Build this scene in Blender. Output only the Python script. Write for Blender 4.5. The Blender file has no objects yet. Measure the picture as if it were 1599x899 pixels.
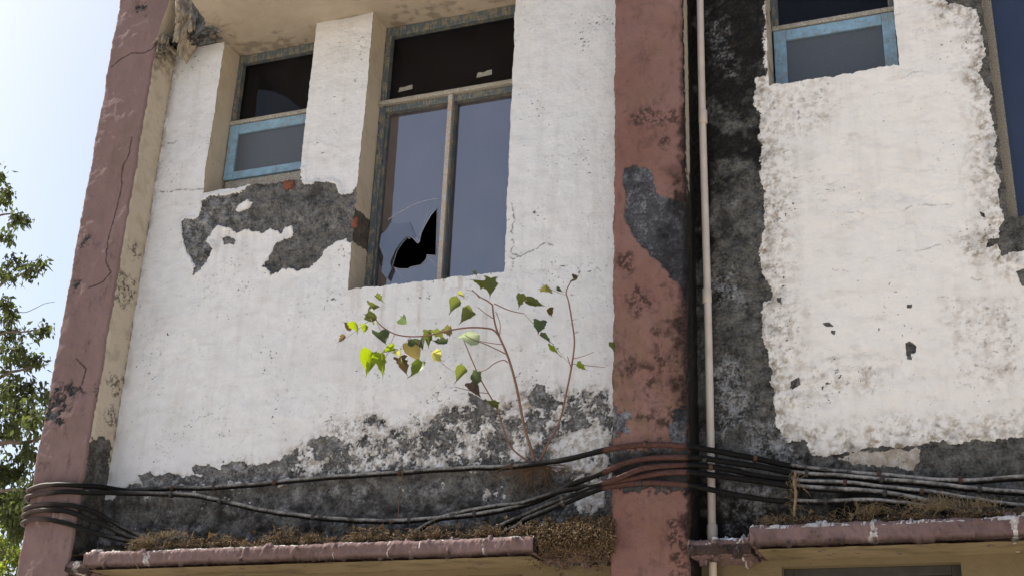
import bpy, math, random
import numpy as np
from mathutils import Vector, Matrix
random.seed(5); rng = np.random.RandomState(11)
SC = bpy.context.scene
COL = SC.collection

# ------------------------------------------------------------------ camera
F, PITCH, YAW, ROLL = 1987.02, 0.387247, 0.376511, 0.039733
CAM = np.array([0., -7., 1.6])
cp, sp, cy, sy, cr, sr = math.cos(PITCH), math.sin(PITCH), math.cos(YAW), math.sin(YAW), math.cos(ROLL), math.sin(ROLL)
FW = np.array([-sy*cp, cy*cp, sp]); R0 = np.array([cy, sy, 0.]); U0 = np.cross(R0, FW)
RT = cr*R0 + sr*U0; UP = -sr*R0 + cr*U0
cd = bpy.data.cameras.new('camera'); cam = bpy.data.objects.new('camera', cd); COL.objects.link(cam)
m4 = Matrix.Identity(4)
for i in range(3):
    m4[i][0] = RT[i]; m4[i][1] = UP[i]; m4[i][2] = -FW[i]; m4[i][3] = CAM[i]
cam.matrix_world = m4
cd.sensor_width = 36; cd.lens = F/1599*36; cd.clip_end = 3000; cd.clip_start = .05
SC.camera = cam

# ------------------------------------------------------------------ world, sun, exposure
SUN = np.array([-math.cos(math.radians(47)), 0.004, math.sin(math.radians(47))])
w = bpy.data.worlds.new('World'); SC.world = w; w.use_nodes = True
nt = w.node_tree; bg = nt.nodes['Background']
sky = nt.nodes.new('ShaderNodeTexSky'); sky.sky_type = 'NISHITA'; sky.sun_disc = False
sky.sun_elevation = math.radians(47); sky.sun_rotation = math.atan2(SUN[0], SUN[1])
sky.air_density = 1.0; sky.dust_density = 3.6; sky.ozone_density = 1.0
nt.links.new(sky.outputs[0], bg.inputs[0]); bg.inputs[1].default_value = 0.105
sd = bpy.data.lights.new('sun', 'SUN'); sun = bpy.data.objects.new('sun', sd); COL.objects.link(sun)
sd.energy = 5.0; sd.angle = math.radians(.53); sd.color = (1, .93, .82)
sun.rotation_euler = Vector(SUN).to_track_quat('Z', 'Y').to_euler()
SC.view_settings.view_transform = 'Standard'; SC.view_settings.look = 'None'
SC.view_settings.exposure = 0.85; SC.view_settings.gamma = 1; SC.view_settings.use_curve_mapping = False
SC.render.engine = 'CYCLES'
SC.cycles.max_bounces = 8; SC.cycles.transparent_max_bounces = 8

# ------------------------------------------------------------------ photo pixel -> point on a plane of the place
def ray(px, py):
    px = np.asarray(px, float); py = np.asarray(py, float)
    return FW*F + np.multiply.outer(px-799.5, RT) - np.multiply.outer(py-449.5, UP)
def AY(px, py, Y=0.):
    d = ray(px, py); t = (np.asarray(Y)-CAM[1])/d[..., 1]; return CAM + d*t[..., None]
def AX(px, py, X):
    d = ray(px, py); t = (X-CAM[0])/d[..., 0]; return CAM + d*t[..., None]
def polyY(pts, Y=0.):
    a = np.array(pts, float); p = AY(a[:, 0], a[:, 1], Y); return p[:, [0, 2]]
def polyX(pts, X):
    a = np.array(pts, float); p = AX(a[:, 0], a[:, 1], X); return p[:, [1, 2]]

# ------------------------------------------------------------------ 2-D noise and shape fields
_T = {}
def perlin(x, y, seed=0):
    if seed not in _T:
        a = np.random.RandomState(seed+100).rand(256, 256)*2*np.pi; _T[seed] = (np.cos(a), np.sin(a))
    gx, gy = _T[seed]
    xi = np.floor(x).astype(int); yi = np.floor(y).astype(int); fx = x-xi; fy = y-yi
    u = fx*fx*fx*(fx*(fx*6-15)+10); v = fy*fy*fy*(fy*(fy*6-15)+10)
    def g(i, j):
        a = (xi+i) & 255; b = (yi+j) & 255
        return gx[a, b]*(fx-i)+gy[a, b]*(fy-j)
    return ((g(0, 0)*(1-u)+g(1, 0)*u)*(1-v)+(g(0, 1)*(1-u)+g(1, 1)*u)*v)*1.4
def fbm(x, y, s, oct=4, seed=0, gain=.5):
    r = 0; a = 1; t = 0
    for i in range(oct):
        r = r+a*perlin(x*s+13.1*i, y*s+7.7*i, seed+i); t += a; a *= gain; s *= 2.07
    return r/t*1.5
def ss(a, b, x):
    t = np.clip((x-a)/(b-a), 0, 1); return t*t*(3-2*t)
def sdf(P, x, y):
    """signed distance to a polygon in metres, positive inside"""
    out = np.full(x.shape, -1.0)
    lo = P.min(0)-.25; hi = P.max(0)+.25
    k = (x > lo[0]) & (x < hi[0]) & (y > lo[1]) & (y < hi[1])
    if not k.any(): return out
    X = x[k]; Y = y[k]; d = np.full(X.shape, 9.); ins = np.zeros(X.shape, bool)
    for i in range(len(P)):
        ax, ay = P[i]; bx, by = P[(i+1) % len(P)]
        ex, ey = bx-ax, by-ay; L = ex*ex+ey*ey+1e-12
        t = np.clip(((X-ax)*ex+(Y-ay)*ey)/L, 0, 1)
        d = np.minimum(d, (X-ax-t*ex)**2+(Y-ay-t*ey)**2)
        c = ((ay > Y) != (by > Y)) & (X < ex*(Y-ay)/(ey+1e-12)+ax)
        ins ^= c
    d = np.sqrt(d); out[k] = np.where(ins, d, -d)
    return out
def sdl(P, x, y):
    """distance to an open polyline"""
    d = np.full(x.shape, 9.)
    lo = P.min(0)-.15; hi = P.max(0)+.15
    k = (x > lo[0]) & (x < hi[0]) & (y > lo[1]) & (y < hi[1])
    X = x[k]; Y = y[k]; q = np.full(X.shape, 81.)
    for i in range(len(P)-1):
        ax, ay = P[i]; bx, by = P[i+1]; ex, ey = bx-ax, by-ay; L = ex*ex+ey*ey+1e-12
        t = np.clip(((X-ax)*ex+(Y-ay)*ey)/L, 0, 1); q = np.minimum(q, (X-ax-t*ex)**2+(Y-ay-t*ey)**2)
    d[k] = np.sqrt(q); return d
def specks(x, z, s, dens, seed):
    q = fbm(x, z, s*.11, 3, seed+7)
    n = fbm(x+.25*z, z*1.25, s, 3, seed, .75)+.38*np.clip(q*1.6, -1, 1); t = 1.05-dens*.75
    return ss(t, t+.12, n)

# ------------------------------------------------------------------ objects
def tag(o, label=None, cat=None, group=None, kind=None):
    if label: o['label'] = label
    if cat: o['category'] = cat
    if group: o['group'] = group
    if kind: o['kind'] = kind
    return o
def empty(name, loc, label, cat, group=None):
    o = bpy.data.objects.new(name, None); COL.objects.link(o); o.location = loc; o.empty_display_size = .1
    return tag(o, label, cat, group)
def link(name, verts, faces, mats, parent=None, attr=None, smooth=True, fmat=None):
    me = bpy.data.meshes.new(name)
    verts = np.asarray(verts, np.float32)
    if isinstance(faces, np.ndarray) and faces.ndim == 2:
        n, k = faces.shape
        me.vertices.add(len(verts)); me.vertices.foreach_set('co', verts.ravel())
        me.loops.add(n*k); me.loops.foreach_set('vertex_index', faces.astype(np.int32).ravel())
        me.polygons.add(n); me.polygons.foreach_set('loop_start', np.arange(0, n*k, k, dtype=np.int32))
        me.polygons.foreach_set('loop_total', np.full(n, k, np.int32))
        me.update(calc_edges=True)
    else:
        me.from_pydata([tuple(map(float, v)) for v in verts], [], [tuple(f) for f in faces])
    if smooth: me.polygons.foreach_set('use_smooth', np.ones(len(me.polygons), bool))
    for m in (mats if isinstance(mats, (list, tuple)) else [mats]): me.materials.append(m)
    if fmat is not None: me.polygons.foreach_set('material_index', np.asarray(fmat, np.int32))
    for k, a in (attr or {}).items():
        ca = me.color_attributes.new(k, 'FLOAT_COLOR', 'POINT')
        a = np.asarray(a, np.float32)
        ca.data.foreach_set('color', a.ravel())
    me.validate(); me.update()
    o = bpy.data.objects.new(name, me); COL.objects.link(o)
    if parent is not None:
        o.parent = parent; o.matrix_parent_inverse = Matrix.Translation(-Vector(WL(parent)))
    return o
def WL(o):
    if o.parent is None: return o.location
    return Vector((0, 0, 0)) if o.type == 'MESH' else o.location
def part(o, parent):
    o.parent = parent; o.matrix_parent_inverse = Matrix.Translation(-Vector(WL(parent))); return o
def axis(breaks, step):
    """coordinates with the given break values kept exactly"""
    out = []
    for a, b in zip(breaks[:-1], breaks[1:]):
        n = max(1, int(round((b-a)/step))); out += list(np.linspace(a, b, n, endpoint=False))
    return np.array(out+[breaks[-1]])
class Mesh:
    """collects vertex grids (with the wear attribute) into one mesh"""
    def __init__(s): s.v = []; s.f = []; s.a = []; s.n = 0
    def grid(s, P, A, keep=None, flip=False):
        nu, nv = P.shape[:2]
        i = np.arange(nu*nv).reshape(nu, nv)+s.n
        q = np.stack([i[:-1, :-1], i[1:, :-1], i[1:, 1:], i[:-1, 1:]], -1)
        if flip: q = q[..., ::-1]
        if keep is not None: q = q[keep]
        s.f.append(q.reshape(-1, 4)); s.v.append(P.reshape(-1, 3)); s.a.append(A.reshape(-1, 4)); s.n += nu*nv
    def build(s, name, mat, parent=None):
        v = np.concatenate(s.v); f = np.concatenate(s.f); a = np.concatenate(s.a)
        use = np.zeros(len(v), bool); use[f.ravel()] = True
        idx = np.cumsum(use)-1
        return link(name, v[use], idx[f], mat, parent, {'wear': a[use]})

# ------------------------------------------------------------------ materials
def mat(name):
    m = bpy.data.materials.new(name); m.use_nodes = True
    n = m.node_tree.nodes; l = m.node_tree.links; b = n['Principled BSDF']
    return m, n, l, b
def N(n, t, **k):
    x = n.new('ShaderNode'+t)
    for a, v in k.items():
        if a.startswith('_'): x.inputs[a[1:]].default_value = v
        else: setattr(x, a, v)
    return x
def noise(n, l, co, scale, detail=5, rough=.6, dist=0):
    x = n.new('ShaderNodeTexNoise'); x.inputs['Scale'].default_value = scale; x.inputs['Detail'].default_value = detail
    x.inputs['Roughness'].default_value = rough; x.inputs['Distortion'].default_value = dist
    if co is not None: l.new(co, x.inputs['Vector'])
    return x.outputs['Fac']
def rng_(n, l, src, a, b, c=0., d=1.):
    x = n.new('ShaderNodeMapRange'); x.inputs[1].default_value = a; x.inputs[2].default_value = b
    x.inputs[3].default_value = c; x.inputs[4].default_value = d; l.new(src, x.inputs[0]); return x.outputs[0]
def mix(n, l, f, a, b):
    x = n.new('ShaderNodeMix'); x.data_type = 'RGBA'
    if isinstance(f, float): x.inputs[0].default_value = f
    else: l.new(f, x.inputs[0])
    for i, v in ((6, a), (7, b)):
        if isinstance(v, tuple): x.inputs[i].default_value = (*v, 1)
        else: l.new(v, x.inputs[i])
    return x.outputs[2]
def math_(n, l, op, a, b=None, clamp=False):
    x = n.new('ShaderNodeMath'); x.operation = op; x.use_clamp = clamp
    for i, v in ((0, a), (1, b)):
        if v is None: continue
        if isinstance(v, (int, float)): x.inputs[i].default_value = v
        else: l.new(v, x.inputs[i])
    return x.outputs[0]
def bump(n, l, b, h, strength, dist, prev=None):
    x = n.new('ShaderNodeBump'); x.inputs['Strength'].default_value = strength; x.inputs['Distance'].default_value = dist
    l.new(h, x.inputs['Height'])
    if prev is not None: l.new(prev, x.inputs['Normal'])
    if b is not None: l.new(x.outputs[0], b.inputs['Normal'])
    return x.outputs[0]

def wear_mat(name, paint, paint2, bare1=(.028, .028, .030), bare2=(.15, .145, .14), stain=(.22, .16, .09), rough=.85, bumpk=.5, salt=.5):
    """painted plaster: attribute 'wear' = (paint coverage, black growth, brown stain, lime dust)"""
    m, n, l, b = mat(name)
    co = n.new('ShaderNodeTexCoord').outputs['Object']
    at = N(n, 'Attribute', attribute_name='wear'); sep = n.new('ShaderNodeSeparateColor'); l.new(at.outputs['Color'], sep.inputs[0])
    n1 = noise(n, l, co, 1.7, 4); n2 = noise(n, l, co, 14, 6, .65); n3 = noise(n, l, co, 70, 6, .7); n4 = noise(n, l, co, 260, 3, .6)
    cov = math_(n, l, 'ADD', sep.outputs[0], rng_(n, l, n3, .2, .8, -.07, .07))
    cov = rng_(n, l, cov, .46, .54)
    pc = mix(n, l, rng_(n, l, n1, .35, .65), paint, paint2)
    dk = n.new('ShaderNodeMix'); dk.data_type = 'RGBA'; dk.blend_type = 'MULTIPLY'; dk.inputs[0].default_value = 1
    l.new(pc, dk.inputs[6]); g = n.new('ShaderNodeCombineColor')
    v = math_(n, l, 'MULTIPLY', rng_(n, l, n2, .25, .75, .90, 1.05), rng_(n, l, n4, .25, .75, .92, 1.06))
    for i in range(3): l.new(v, g.inputs[i])
    l.new(g.outputs[0], dk.inputs[7]); pc = dk.outputs[2]
    pc = mix(n, l, math_(n, l, 'MULTIPLY', sep.outputs[2], rng_(n, l, n2, .3, .65, .35, 1.0), True), pc, stain)
    bc = mix(n, l, rng_(n, l, math_(n, l, 'ADD', math_(n, l, 'MULTIPLY', n3, .5), math_(n, l, 'MULTIPLY', n2, .5)), .36, .64), bare1, bare2)
    bc = mix(n, l, rng_(n, l, noise(n, l, co, 5.5, 5, .6), .48, .7, 0, .6), bc, tuple(c*.5 for c in bare1))
    sl = math_(n, l, 'MULTIPLY', at.outputs['Alpha'], rng_(n, l, math_(n, l, 'ADD', math_(n, l, 'MULTIPLY', n3, .45), math_(n, l, 'MULTIPLY', n2, .55)), .46, .60), True)
    bc = mix(n, l, math_(n, l, 'MULTIPLY', sl, salt), bc, (.62, .64, .68))
    c = mix(n, l, cov, bc, pc)
    blk = math_(n, l, 'MULTIPLY', sep.outputs[1], rng_(n, l, n3, .3, .6, .72, 1.0), True)
    c = mix(n, l, blk, c, (.009, .008, .008))
    l.new(c, b.inputs['Base Color']); b.inputs['Roughness'].default_value = rough
    b.inputs['Specular IOR Level'].default_value = .08
    p = bump(n, l, None, n2, bumpk, .02)
    p = bump(n, l, None, n3, bumpk, .007, p)
    p = bump(n, l, None, cov, .35, .002, p)
    bump(n, l, b, n4, bumpk*.7, .002, p)
    return m
M_white = wear_mat('white_limewash', (.69, .70, .715), (.725, .73, .735), bare1=(.038, .038, .040), bare2=(.235, .23, .22))
M_warm = wear_mat('warm_white_limewash', (.81, .79, .755), (.82, .805, .78), bare1=(.012, .0115, .0115), bare2=(.20, .195, .18), salt=.45, bumpk=.3)
M_cream = wear_mat('cream_paint', (.56, .485, .38), (.62, .54, .43), bare1=(.05, .046, .04), bare2=(.16, .14, .11))
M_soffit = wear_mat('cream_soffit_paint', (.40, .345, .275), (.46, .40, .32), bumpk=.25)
M_pink = wear_mat('dull_pink_paint', (.215, .148, .142), (.185, .125, .12), bare1=(.03, .03, .034), bare2=(.14, .145, .15), stain=(.12, .085, .06), bumpk=.45)
M_red = wear_mat('brick_pink_paint', (.205, .108, .090), (.235, .140, .122), bare1=(.03, .03, .036), bare2=(.15, .155, .17), stain=(.15, .10, .06), bumpk=.6)
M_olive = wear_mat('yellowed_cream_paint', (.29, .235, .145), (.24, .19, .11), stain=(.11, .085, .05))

def simple(name, c1, c2, scale=30, rough=.7, spec=.3, bk=.3, bd=.003, metal=0):
    m, n, l, b = mat(name); co = n.new('ShaderNodeTexCoord').outputs['Object']
    f = noise(n, l, co, scale, 6, .65)
    l.new(mix(n, l, rng_(n, l, f, .3, .7), c1, c2), b.inputs['Base Color'])
    b.inputs['Roughness'].default_value = rough; b.inputs['Specular IOR Level'].default_value = spec; b.inputs['Metallic'].default_value = metal
    bump(n, l, b, f, bk, bd); return m
def wood_mat(name, paint, chip, bare, amount, stretch=(1, 1, .12)):
    """old oil paint on timber, chipped along the grain"""
    m, n, l, b = mat(name); co = n.new('ShaderNodeTexCoord').outputs['Object']
    mp = n.new('ShaderNodeMapping'); mp.inputs['Scale'].default_value = stretch; l.new(co, mp.inputs[0])
    f = noise(n, l, mp.outputs[0], 90, 5, .65); g = noise(n, l, co, 22, 5, .65); h = noise(n, l, co, 160, 3, .6)
    c = mix(n, l, rng_(n, l, g, .3, .7), paint, tuple(x*.62 for x in paint))
    k = math_(n, l, 'ADD', math_(n, l, 'MULTIPLY', f, .55), math_(n, l, 'MULTIPLY', g, .45))
    c = mix(n, l, rng_(n, l, k, .62-amount*.3, .65-amount*.3), c, mix(n, l, rng_(n, l, h, .35, .65), chip, bare))
    l.new(c, b.inputs['Base Color']); b.inputs['Roughness'].default_value = .6
    bump(n, l, b, k, .5, .004); return m
M_ridge = simple('pale_drip_plaster', (.225, .132, .115), (.27, .175, .145), 22, .9, .1, .6, .006)
M_sash = wood_mat('blue_sash_paint', (.25, .42, .56), (.12, .15, .17), (.33, .36, .36), .27)
M_frame = wood_mat('worn_blue_grey_wood', (.080, .110, .135), (.30, .28, .21), (.07, .055, .035), .42)
M_timber = wood_mat('weathered_timber', (.26, .225, .155), (.36, .32, .25), (.07, .055, .04), .55)
M_rail = wood_mat('worn_rail_wood', (.30, .265, .20), (.55, .52, .44), (.09, .08, .065), .6, (.12, 1, 1))
M_mull = wood_mat('chipped_pale_blue_wood', (.38, .45, .50), (.24, .14, .07), (.60, .56, .48), .62)
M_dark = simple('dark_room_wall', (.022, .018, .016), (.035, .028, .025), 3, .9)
M_pipe = simple('aged_cream_pvc', (.50, .43, .36), (.60, .53, .46), 9, .45, .4, .15)
M_scrap = simple('torn_paper', (.55, .53, .46), (.08, .08, .07), 120, .9)
M_shell = simple('cement_render', (.28, .26, .24), (.38, .36, .33), 4, .9)

def glass_mat(name, tint, film, ior=3.3, dust=.35):
    m, n, l, b = mat(name); co = n.new('ShaderNodeTexCoord').outputs['Object']
    f = noise(n, l, co, 3.2, 6, .6, .4); h = noise(n, l, co, 45, 5, .7)
    c = mix(n, l, rng_(n, l, f, .35, .7), tint, film)
    l.new(c, b.inputs['Base Color'])
    b.inputs['IOR'].default_value = ior; l.new(rng_(n, l, h, .3, .7, .02, .06), b.inputs['Roughness'])
    tr = n.new('ShaderNodeBsdfTransparent'); ms = n.new('ShaderNodeMixShader'); ms.inputs[0].default_value = 1-(.3 if dust < .5 else .05)
    out = n['Material Output']; l.new(tr.outputs[0], ms.inputs[1]); l.new(b.outputs[0], ms.inputs[2]); l.new(ms.outputs[0], out.inputs[0])
    return m
M_glass = glass_mat('dusty_window_glass', (.055, .043, .053), (.10, .078, .088))
M_glassd = glass_mat('dark_window_glass', (.006, .006, .008), (.012, .011, .014), 1.35)
M_frost = simple('frosted_glass', (.058, .068, .082), (.095, .105, .118), 160, .35, .5, .25, .002)
M_pcrack = simple('dull_crack_edge', (.016, .015, .016), (.028, .026, .028), 14, .6)
M_crack = simple('glass_crack_edge', (.55, .58, .62), (.4, .42, .46), 50, .3)

# ------------------------------------------------------------------ the setting: ground
gm = simple('dusty_ground', (.40, .365, .32), (.50, .46, .41), 1.2, .95, .2, .5, .02)
g = link('ground', [(-900, -900, 0), (900, -900, 0), (900, 900, 0), (-900, 900, 0)], [(0, 1, 2, 3)], gm); tag(g, kind='structure')

# ------------------------------------------------------------------ the building
B = empty('old_building', (-2, 0, 0), 'old two storey building with white limewashed walls peeling off dark cement and pink pilasters', 'building')
XL0, XL1 = -6.10, -5.68      # far pilaster
XM0, XM1 = -2.02, -1.575     # middle pilaster
PY = -.25
ZT = 8.3; SOF = 7.0; CH = 3.01

def warp(x, z):
    return (.006*fbm(x, z, 5, 3, 40)+.003*fbm(x, z, 30, 2, 44), .006*fbm(x, z, 5, 3, 50)+.003*fbm(x, z, 30, 2, 54))

def sill(x, z, holes):
    w = 0*x
    for a, b, c, e in holes:
        w = w+ss(a-.02, a+.03, x)*ss(b+.02, b-.03, x)*ss(.05, .0, np.abs(z-c))*(.015*fbm(x, x*0+c, 9, 5, 240, .7)+.004)
    return w
def lerp(a, b, t): return a+(b-a)*t
# every field returns m (paint coverage, >.5 painted), g (black), s (stain), d (lime dust), thickness and body relief
PA = polyY([(396,276),(418,276),(435,275),(452,269),(471,265),(469,281),(476,289),(489,290),(494,285),(518,286),(526,289),(529,303),(540,306),(551,303),(557,293),(561,311),(567,330),(578,340),(578,376),(546,381),(543,372),(529,377),(515,384),(507,395),(499,406),(485,417),(468,422),(451,420),(440,422),(426,430),(418,420),(410,418),(418,407),(426,395),(432,381),(446,374),(458,370),(458,353),(447,356),(439,367),(435,360),(424,357),(412,364),(396,363),(390,359),(379,361),(369,364),(360,356),(343,353),(335,359),(329,370),(321,378),(329,383),(333,392),(321,414),(310,425),(302,432),(307,417),(298,400),(290,389),(286,372),(286,361),(284,347),(289,342),(304,343),(312,336),(314,322),(315,314),(329,308),(357,306),(379,300),(392,293),(397,284)])
PAi = polyY([(369,331),(376,320),(390,313),(397,317),(393,324),(383,328),(374,333)])
PAh = polyY([(347,372),(357,370),(368,374),(365,381),(351,382)])
PAk = polyY([(440,284),(459,280),(458,296),(443,297)])
PAk2 = polyY([(546,333),(560,330),(562,365),(548,365)])
PB_mot = polyY([(150,780),(205,755),(222,742),(240,735),(262,738),(290,728),(315,729),(334,712),(345,724),(372,712),(400,716),(430,709),(455,695),(480,682),(503,663),(520,655),(545,648),(562,645),(590,636),(603,643),(617,662),(640,652),(665,642),(700,625),(735,616),(757,632),(780,618),(800,608),(822,600),(838,590),(852,604),(880,598),(905,603),(925,598),(960,592),(1000,800),(900,900),(150,900)])
PB_bare = polyY([(150,790),(205,760),(275,768),(380,762),(500,747),(620,740),(720,732),(800,730),(838,728),(880,736),(895,750),(893,775),(898,800),(960,798),(1000,820),(1000,920),(150,920)])
PB_b2 = [polyY(p) for p in ([(218,742),(232,738),(248,744),(268,738),(280,748),(300,742),(330,745),(340,752),(225,758)],[(300,728),(318,726),(340,732),(360,735),(352,746),(322,745),(305,740)],
  [(345,728),(372,718),(392,728),(415,726),(440,716),(452,728),(462,742),(430,748),(380,750),(350,745)],
  [(484,690),(500,683),(520,680),(535,690),(525,702),(505,716),(492,712)],[(838,598),(850,602),(858,622),(880,628),(868,640),(840,635),(828,622)],
  [(820,660),(835,652),(850,655),(845,670),(828,676)],[(880,660),(900,656),(915,662),(900,668),(882,668)],[(735,615),(760,626),(775,640),(770,655),(750,640),(738,628)],[(770,660),(792,665),(802,690),(795,700),(782,680)])]
PB_w = [polyY(p) for p in ([(895,765),(920,758),(945,762),(943,792),(930,790),(922,783),(905,802)],[(860,700),(890,680),(930,662),(950,668),(950,735),(905,738),(870,722)],[(790,695),(815,690),(826,705),(820,722),(800,718)],[(500,668),(520,664),(560,655),(590,668),(560,685),(520,700),(505,680)])]
SPK = [polyY(p) for p in ([(862,265),(905,270),(930,290),(925,310),(880,300),(862,290)],[(850,355),(885,360),(880,375),(855,372)],[(925,460),(955,455),(958,480),(930,482)],[(470,660),(600,620),(780,590),(800,640),(560,680)],[(240,640),(285,640),(340,700),(300,730),(240,700)],[(860,20),(960,20),(960,60),(880,60)])]
CRK_L = [polyY(p) for p in ([(252,299),(268,300),(285,296),(305,297),(325,294)],[(800,318),(804,340),(799,360),(802,380),(798,395),(815,400),(835,390),(850,382),(865,384)],[(792,400),(802,405),(812,398)],[(262,222),(272,224),(280,216)])]

def flake(x, z, seed, k):
    """places where the topmost coat has come off"""
    q = fbm(x, z, 9, 6, seed, .72)+.45*fbm(x, z, 1.6, 3, seed+9); t = .92-k
    return ss(t, t+.035, q)
def rain(x, z, seed):
    return ss(.05, .6, fbm(x, z*.10, 11, 4, seed, .65)+.3*fbm(x, z, 1.2, 2, seed+5))
def f_left(x, z):
    px = x; n = fbm(x, z, 22, 4, 3); nb = fbm(x, z, 7, 4, 9); hi = fbm(x, z, 55, 3, 5)
    sm = lambda P, w=.012, o=0.: ss(-w, w, sdf(P, x, z)+.010*n+.006*hi+o)
    F = np.ones_like(x)*1.0
    mot = ss(-.05, .10, sdf(PB_mot, x, z)+.035*nb)
    F = lerp(F, .50, mot)
    bare = ss(-.03, .03, sdf(PB_bare, x, z)+.03*nb+.02*n)*ss(-.5, .1, fbm(x, z, 5, 4, 91)+.35-.9*ss(-2.4, -2.1, x)*ss(3.3, 3.4, z))
    F = lerp(F, .12, bare)
    for P in PB_w: F = lerp(F, .78, ss(-.01, .012, sdf(P, x, z)+.012*n))
    for P in PB_b2: F = lerp(F, -.05, ss(-.012, .008, sdf(P, x, z)+.02*n))
    amp = .25+.9*mot
    big = 1.0*fbm(x, z, 5.5, 7, 60, .82)+.22*fbm(x, z, 45, 3, 64, .8)
    m = F+amp*big*.62
    a = sm(PA)*(1-sm(PAi)); a = np.maximum(a, sm(PAh))
    m = lerp(m, -.1, a)
    chips = specks(x, z, 26, .34+.10*ss(-.3, .6, fbm(x, z, 1.1, 3, 70)), 71); m = np.where(chips > .5, .2, m)
    lowf = ss(0, .7, fbm(x, z, 1.3, 3, 20))
    dens = .14+.20*lowf+.25*mot*(1-bare)
    for P in SPK: dens = dens+.44*ss(-.03, .05, sdf(P, x, z)+.03*n)
    g = specks(x, z, 42, dens, 22)*.8
    g = np.maximum(g, .30*specks(x, z, 24, .40+.2*lowf, 23)); g = np.maximum(g, .22*specks(x*.5+z*.6, z-x*.4, 30, .45, 24))
    edge = np.abs(m-.5)
    g = np.maximum(g, mot*(1-bare)*ss(.25, 0, edge)*.30)
    g = np.maximum(g, mot*ss(.30, .62, fbm(x, z, 34, 4, 27, .8)+.3*nb)*.85)
    lowz = ss(3.75, 3.15, z+.1*nb)
    g = np.maximum(g, bare*(.10+.85*ss(-.25, .4, fbm(x, z*1.5, 6, 6, 29, .7)))*lowz)
    # growth along the far pilaster corner and under the soffit
    g = np.maximum(g, ss(.07, .0, x-XL1+.05*nb)*ss(4.5, 6.4, z)*.55*ss(-.2, .4, hi+nb))
    for P in CRK_L: g = np.maximum(g, ss(.007, .002, sdl(P, x+.016*n, z+.016*nb)+.003*hi)*.85*ss(-.5, .1, n+hi))
    s = .14*ss(.1, .8, fbm(x, z, 2.2, 4, 33))+.75*mot*(1-bare)*ss(-.35, .4, n+.6*hi)+.35*ss(6.85, 7.0, z)+.12*ss(0, .6, fbm(x, z*2.5, 6, 4, 36))
    s = np.maximum(s, .5*ss(.09, 0, x-XL1)*ss(-.2, .6, nb))
    fl = flake(x, z, 95, .10+.22*mot+.1*lowf)*(1-a); s = np.maximum(s, fl*.42)
    for zz0, xa_, xb_ in ((5.69, -5.24, -4.43), (4.785, -3.955, -2.825)): s = s+.30*rain(x, z, 97)*ss(xa_-.05, xa_+.05, x)*ss(xb_+.05, xb_-.05, x)*ss(zz0-.9, zz0-.05, z)*ss(zz0+.01, zz0, z)
    s = s+.12*rain(x, z, 98)
    d = ss(-.1, .6, fbm(x, z, 4, 4, 37))*(.25+.75*bare)+.8*mot*(1-bare)*ss(-.3, .4, n)+.6*a*ss(0.2, -.3, (x+4.9))
    br = ss(-.01, .008, sdf(PAk, x, z)+.01*n)+.6*ss(-.01, .008, sdf(PAk2, x, z)+.02*n)*ss(0, .3, n)
    cov = ss(.44, .56, m)
    th = lerp(.004, .022, np.maximum(a, ss(-.05, .05, sdf(PA, x, z))))
    lip = ss(.05, .0, sdf(PA, x, z)*-1)*cov*(1-a)*.012*ss(-.3, .4, nb)+mot*(1-bare)*cov*.003
    body = lip+.009*fbm(x, z, 2.1, 3, 80)+.0035*fbm(x+.3*z, z*1.5, 6, 6, 82, .62)*(1+ss(0,.6,fbm(x,z,1.7,3,89)))+.0008*hi+(1-cov)*((.022+.016*a)*fbm(x, z, 10, 6, 84, .68)+.004*hi)
    h = cov*th+body-fl*.002
    return m, np.clip(g, 0, 1), np.clip(s, 0, 1), np.clip(d, 0, 1), h, br

PR_w = polyY([(1185,-60),(1195,0),(1192,60),(1196,120),(1177,122),(1180,165),(1188,180),(1185,215),(1190,228),(1185,270),(1193,290),(1195,340),(1190,380),(1188,410),(1194,430),(1196,440),(1207,460),(1206,470),(1193,471),(1185,487),(1189,505),(1190,525),(1198,545),(1205,594),(1211,619),(1208,657),(1222,679),(1233,689),(1257,689),(1268,708),(1286,714),(1313,709),(1350,700),(1375,698),(1401,700),(1441,694),(1472,689),(1485,692),(1504,687),(1552,688),(1580,685),(1600,680),(2150,640),(2150,340),(1597,392),(1580,396),(1564,400),(1558,383),(1545,386),(1536,391),(1541,372),(1561,373),(1564,339),(1561,294),(1555,264),(1552,223),(1549,183),(1544,147),(1531,110),(1535,84),(1531,73),(1531,39),(1523,17),(1500,8),(1481,9),(1473,0),(1473,-60)])
PR_hole = [polyY(p) for p in ([(1414,536),(1422,533),(1432,540),(1431,549),(1423,553),(1424,561),(1416,561),(1416,548)],[(1234,594),(1248,588),(1250,600),(1236,608)],[(1586,424),(1605,420),(1605,445),(1594,448)],[(1285,506),(1296,505),(1304,510),(1290,512)],[(1417,475),(1424,475),(1423,481),(1416,480)],[(1529,331),(1538,334),(1539,341),(1533,338)],[(1213,464),(1220,465),(1219,473),(1214,472)],[(1298,516),(1305,517),(1303,523),(1298,521)])]
PR_beige = polyY([(1300,716),(1340,703),(1400,701),(1440,700),(1436,722),(1430,736),(1400,730),(1360,728),(1320,722)])
PR_b2 = polyY([(1440,703),(1465,700),(1485,695),(1485,745),(1436,745)])
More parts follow.
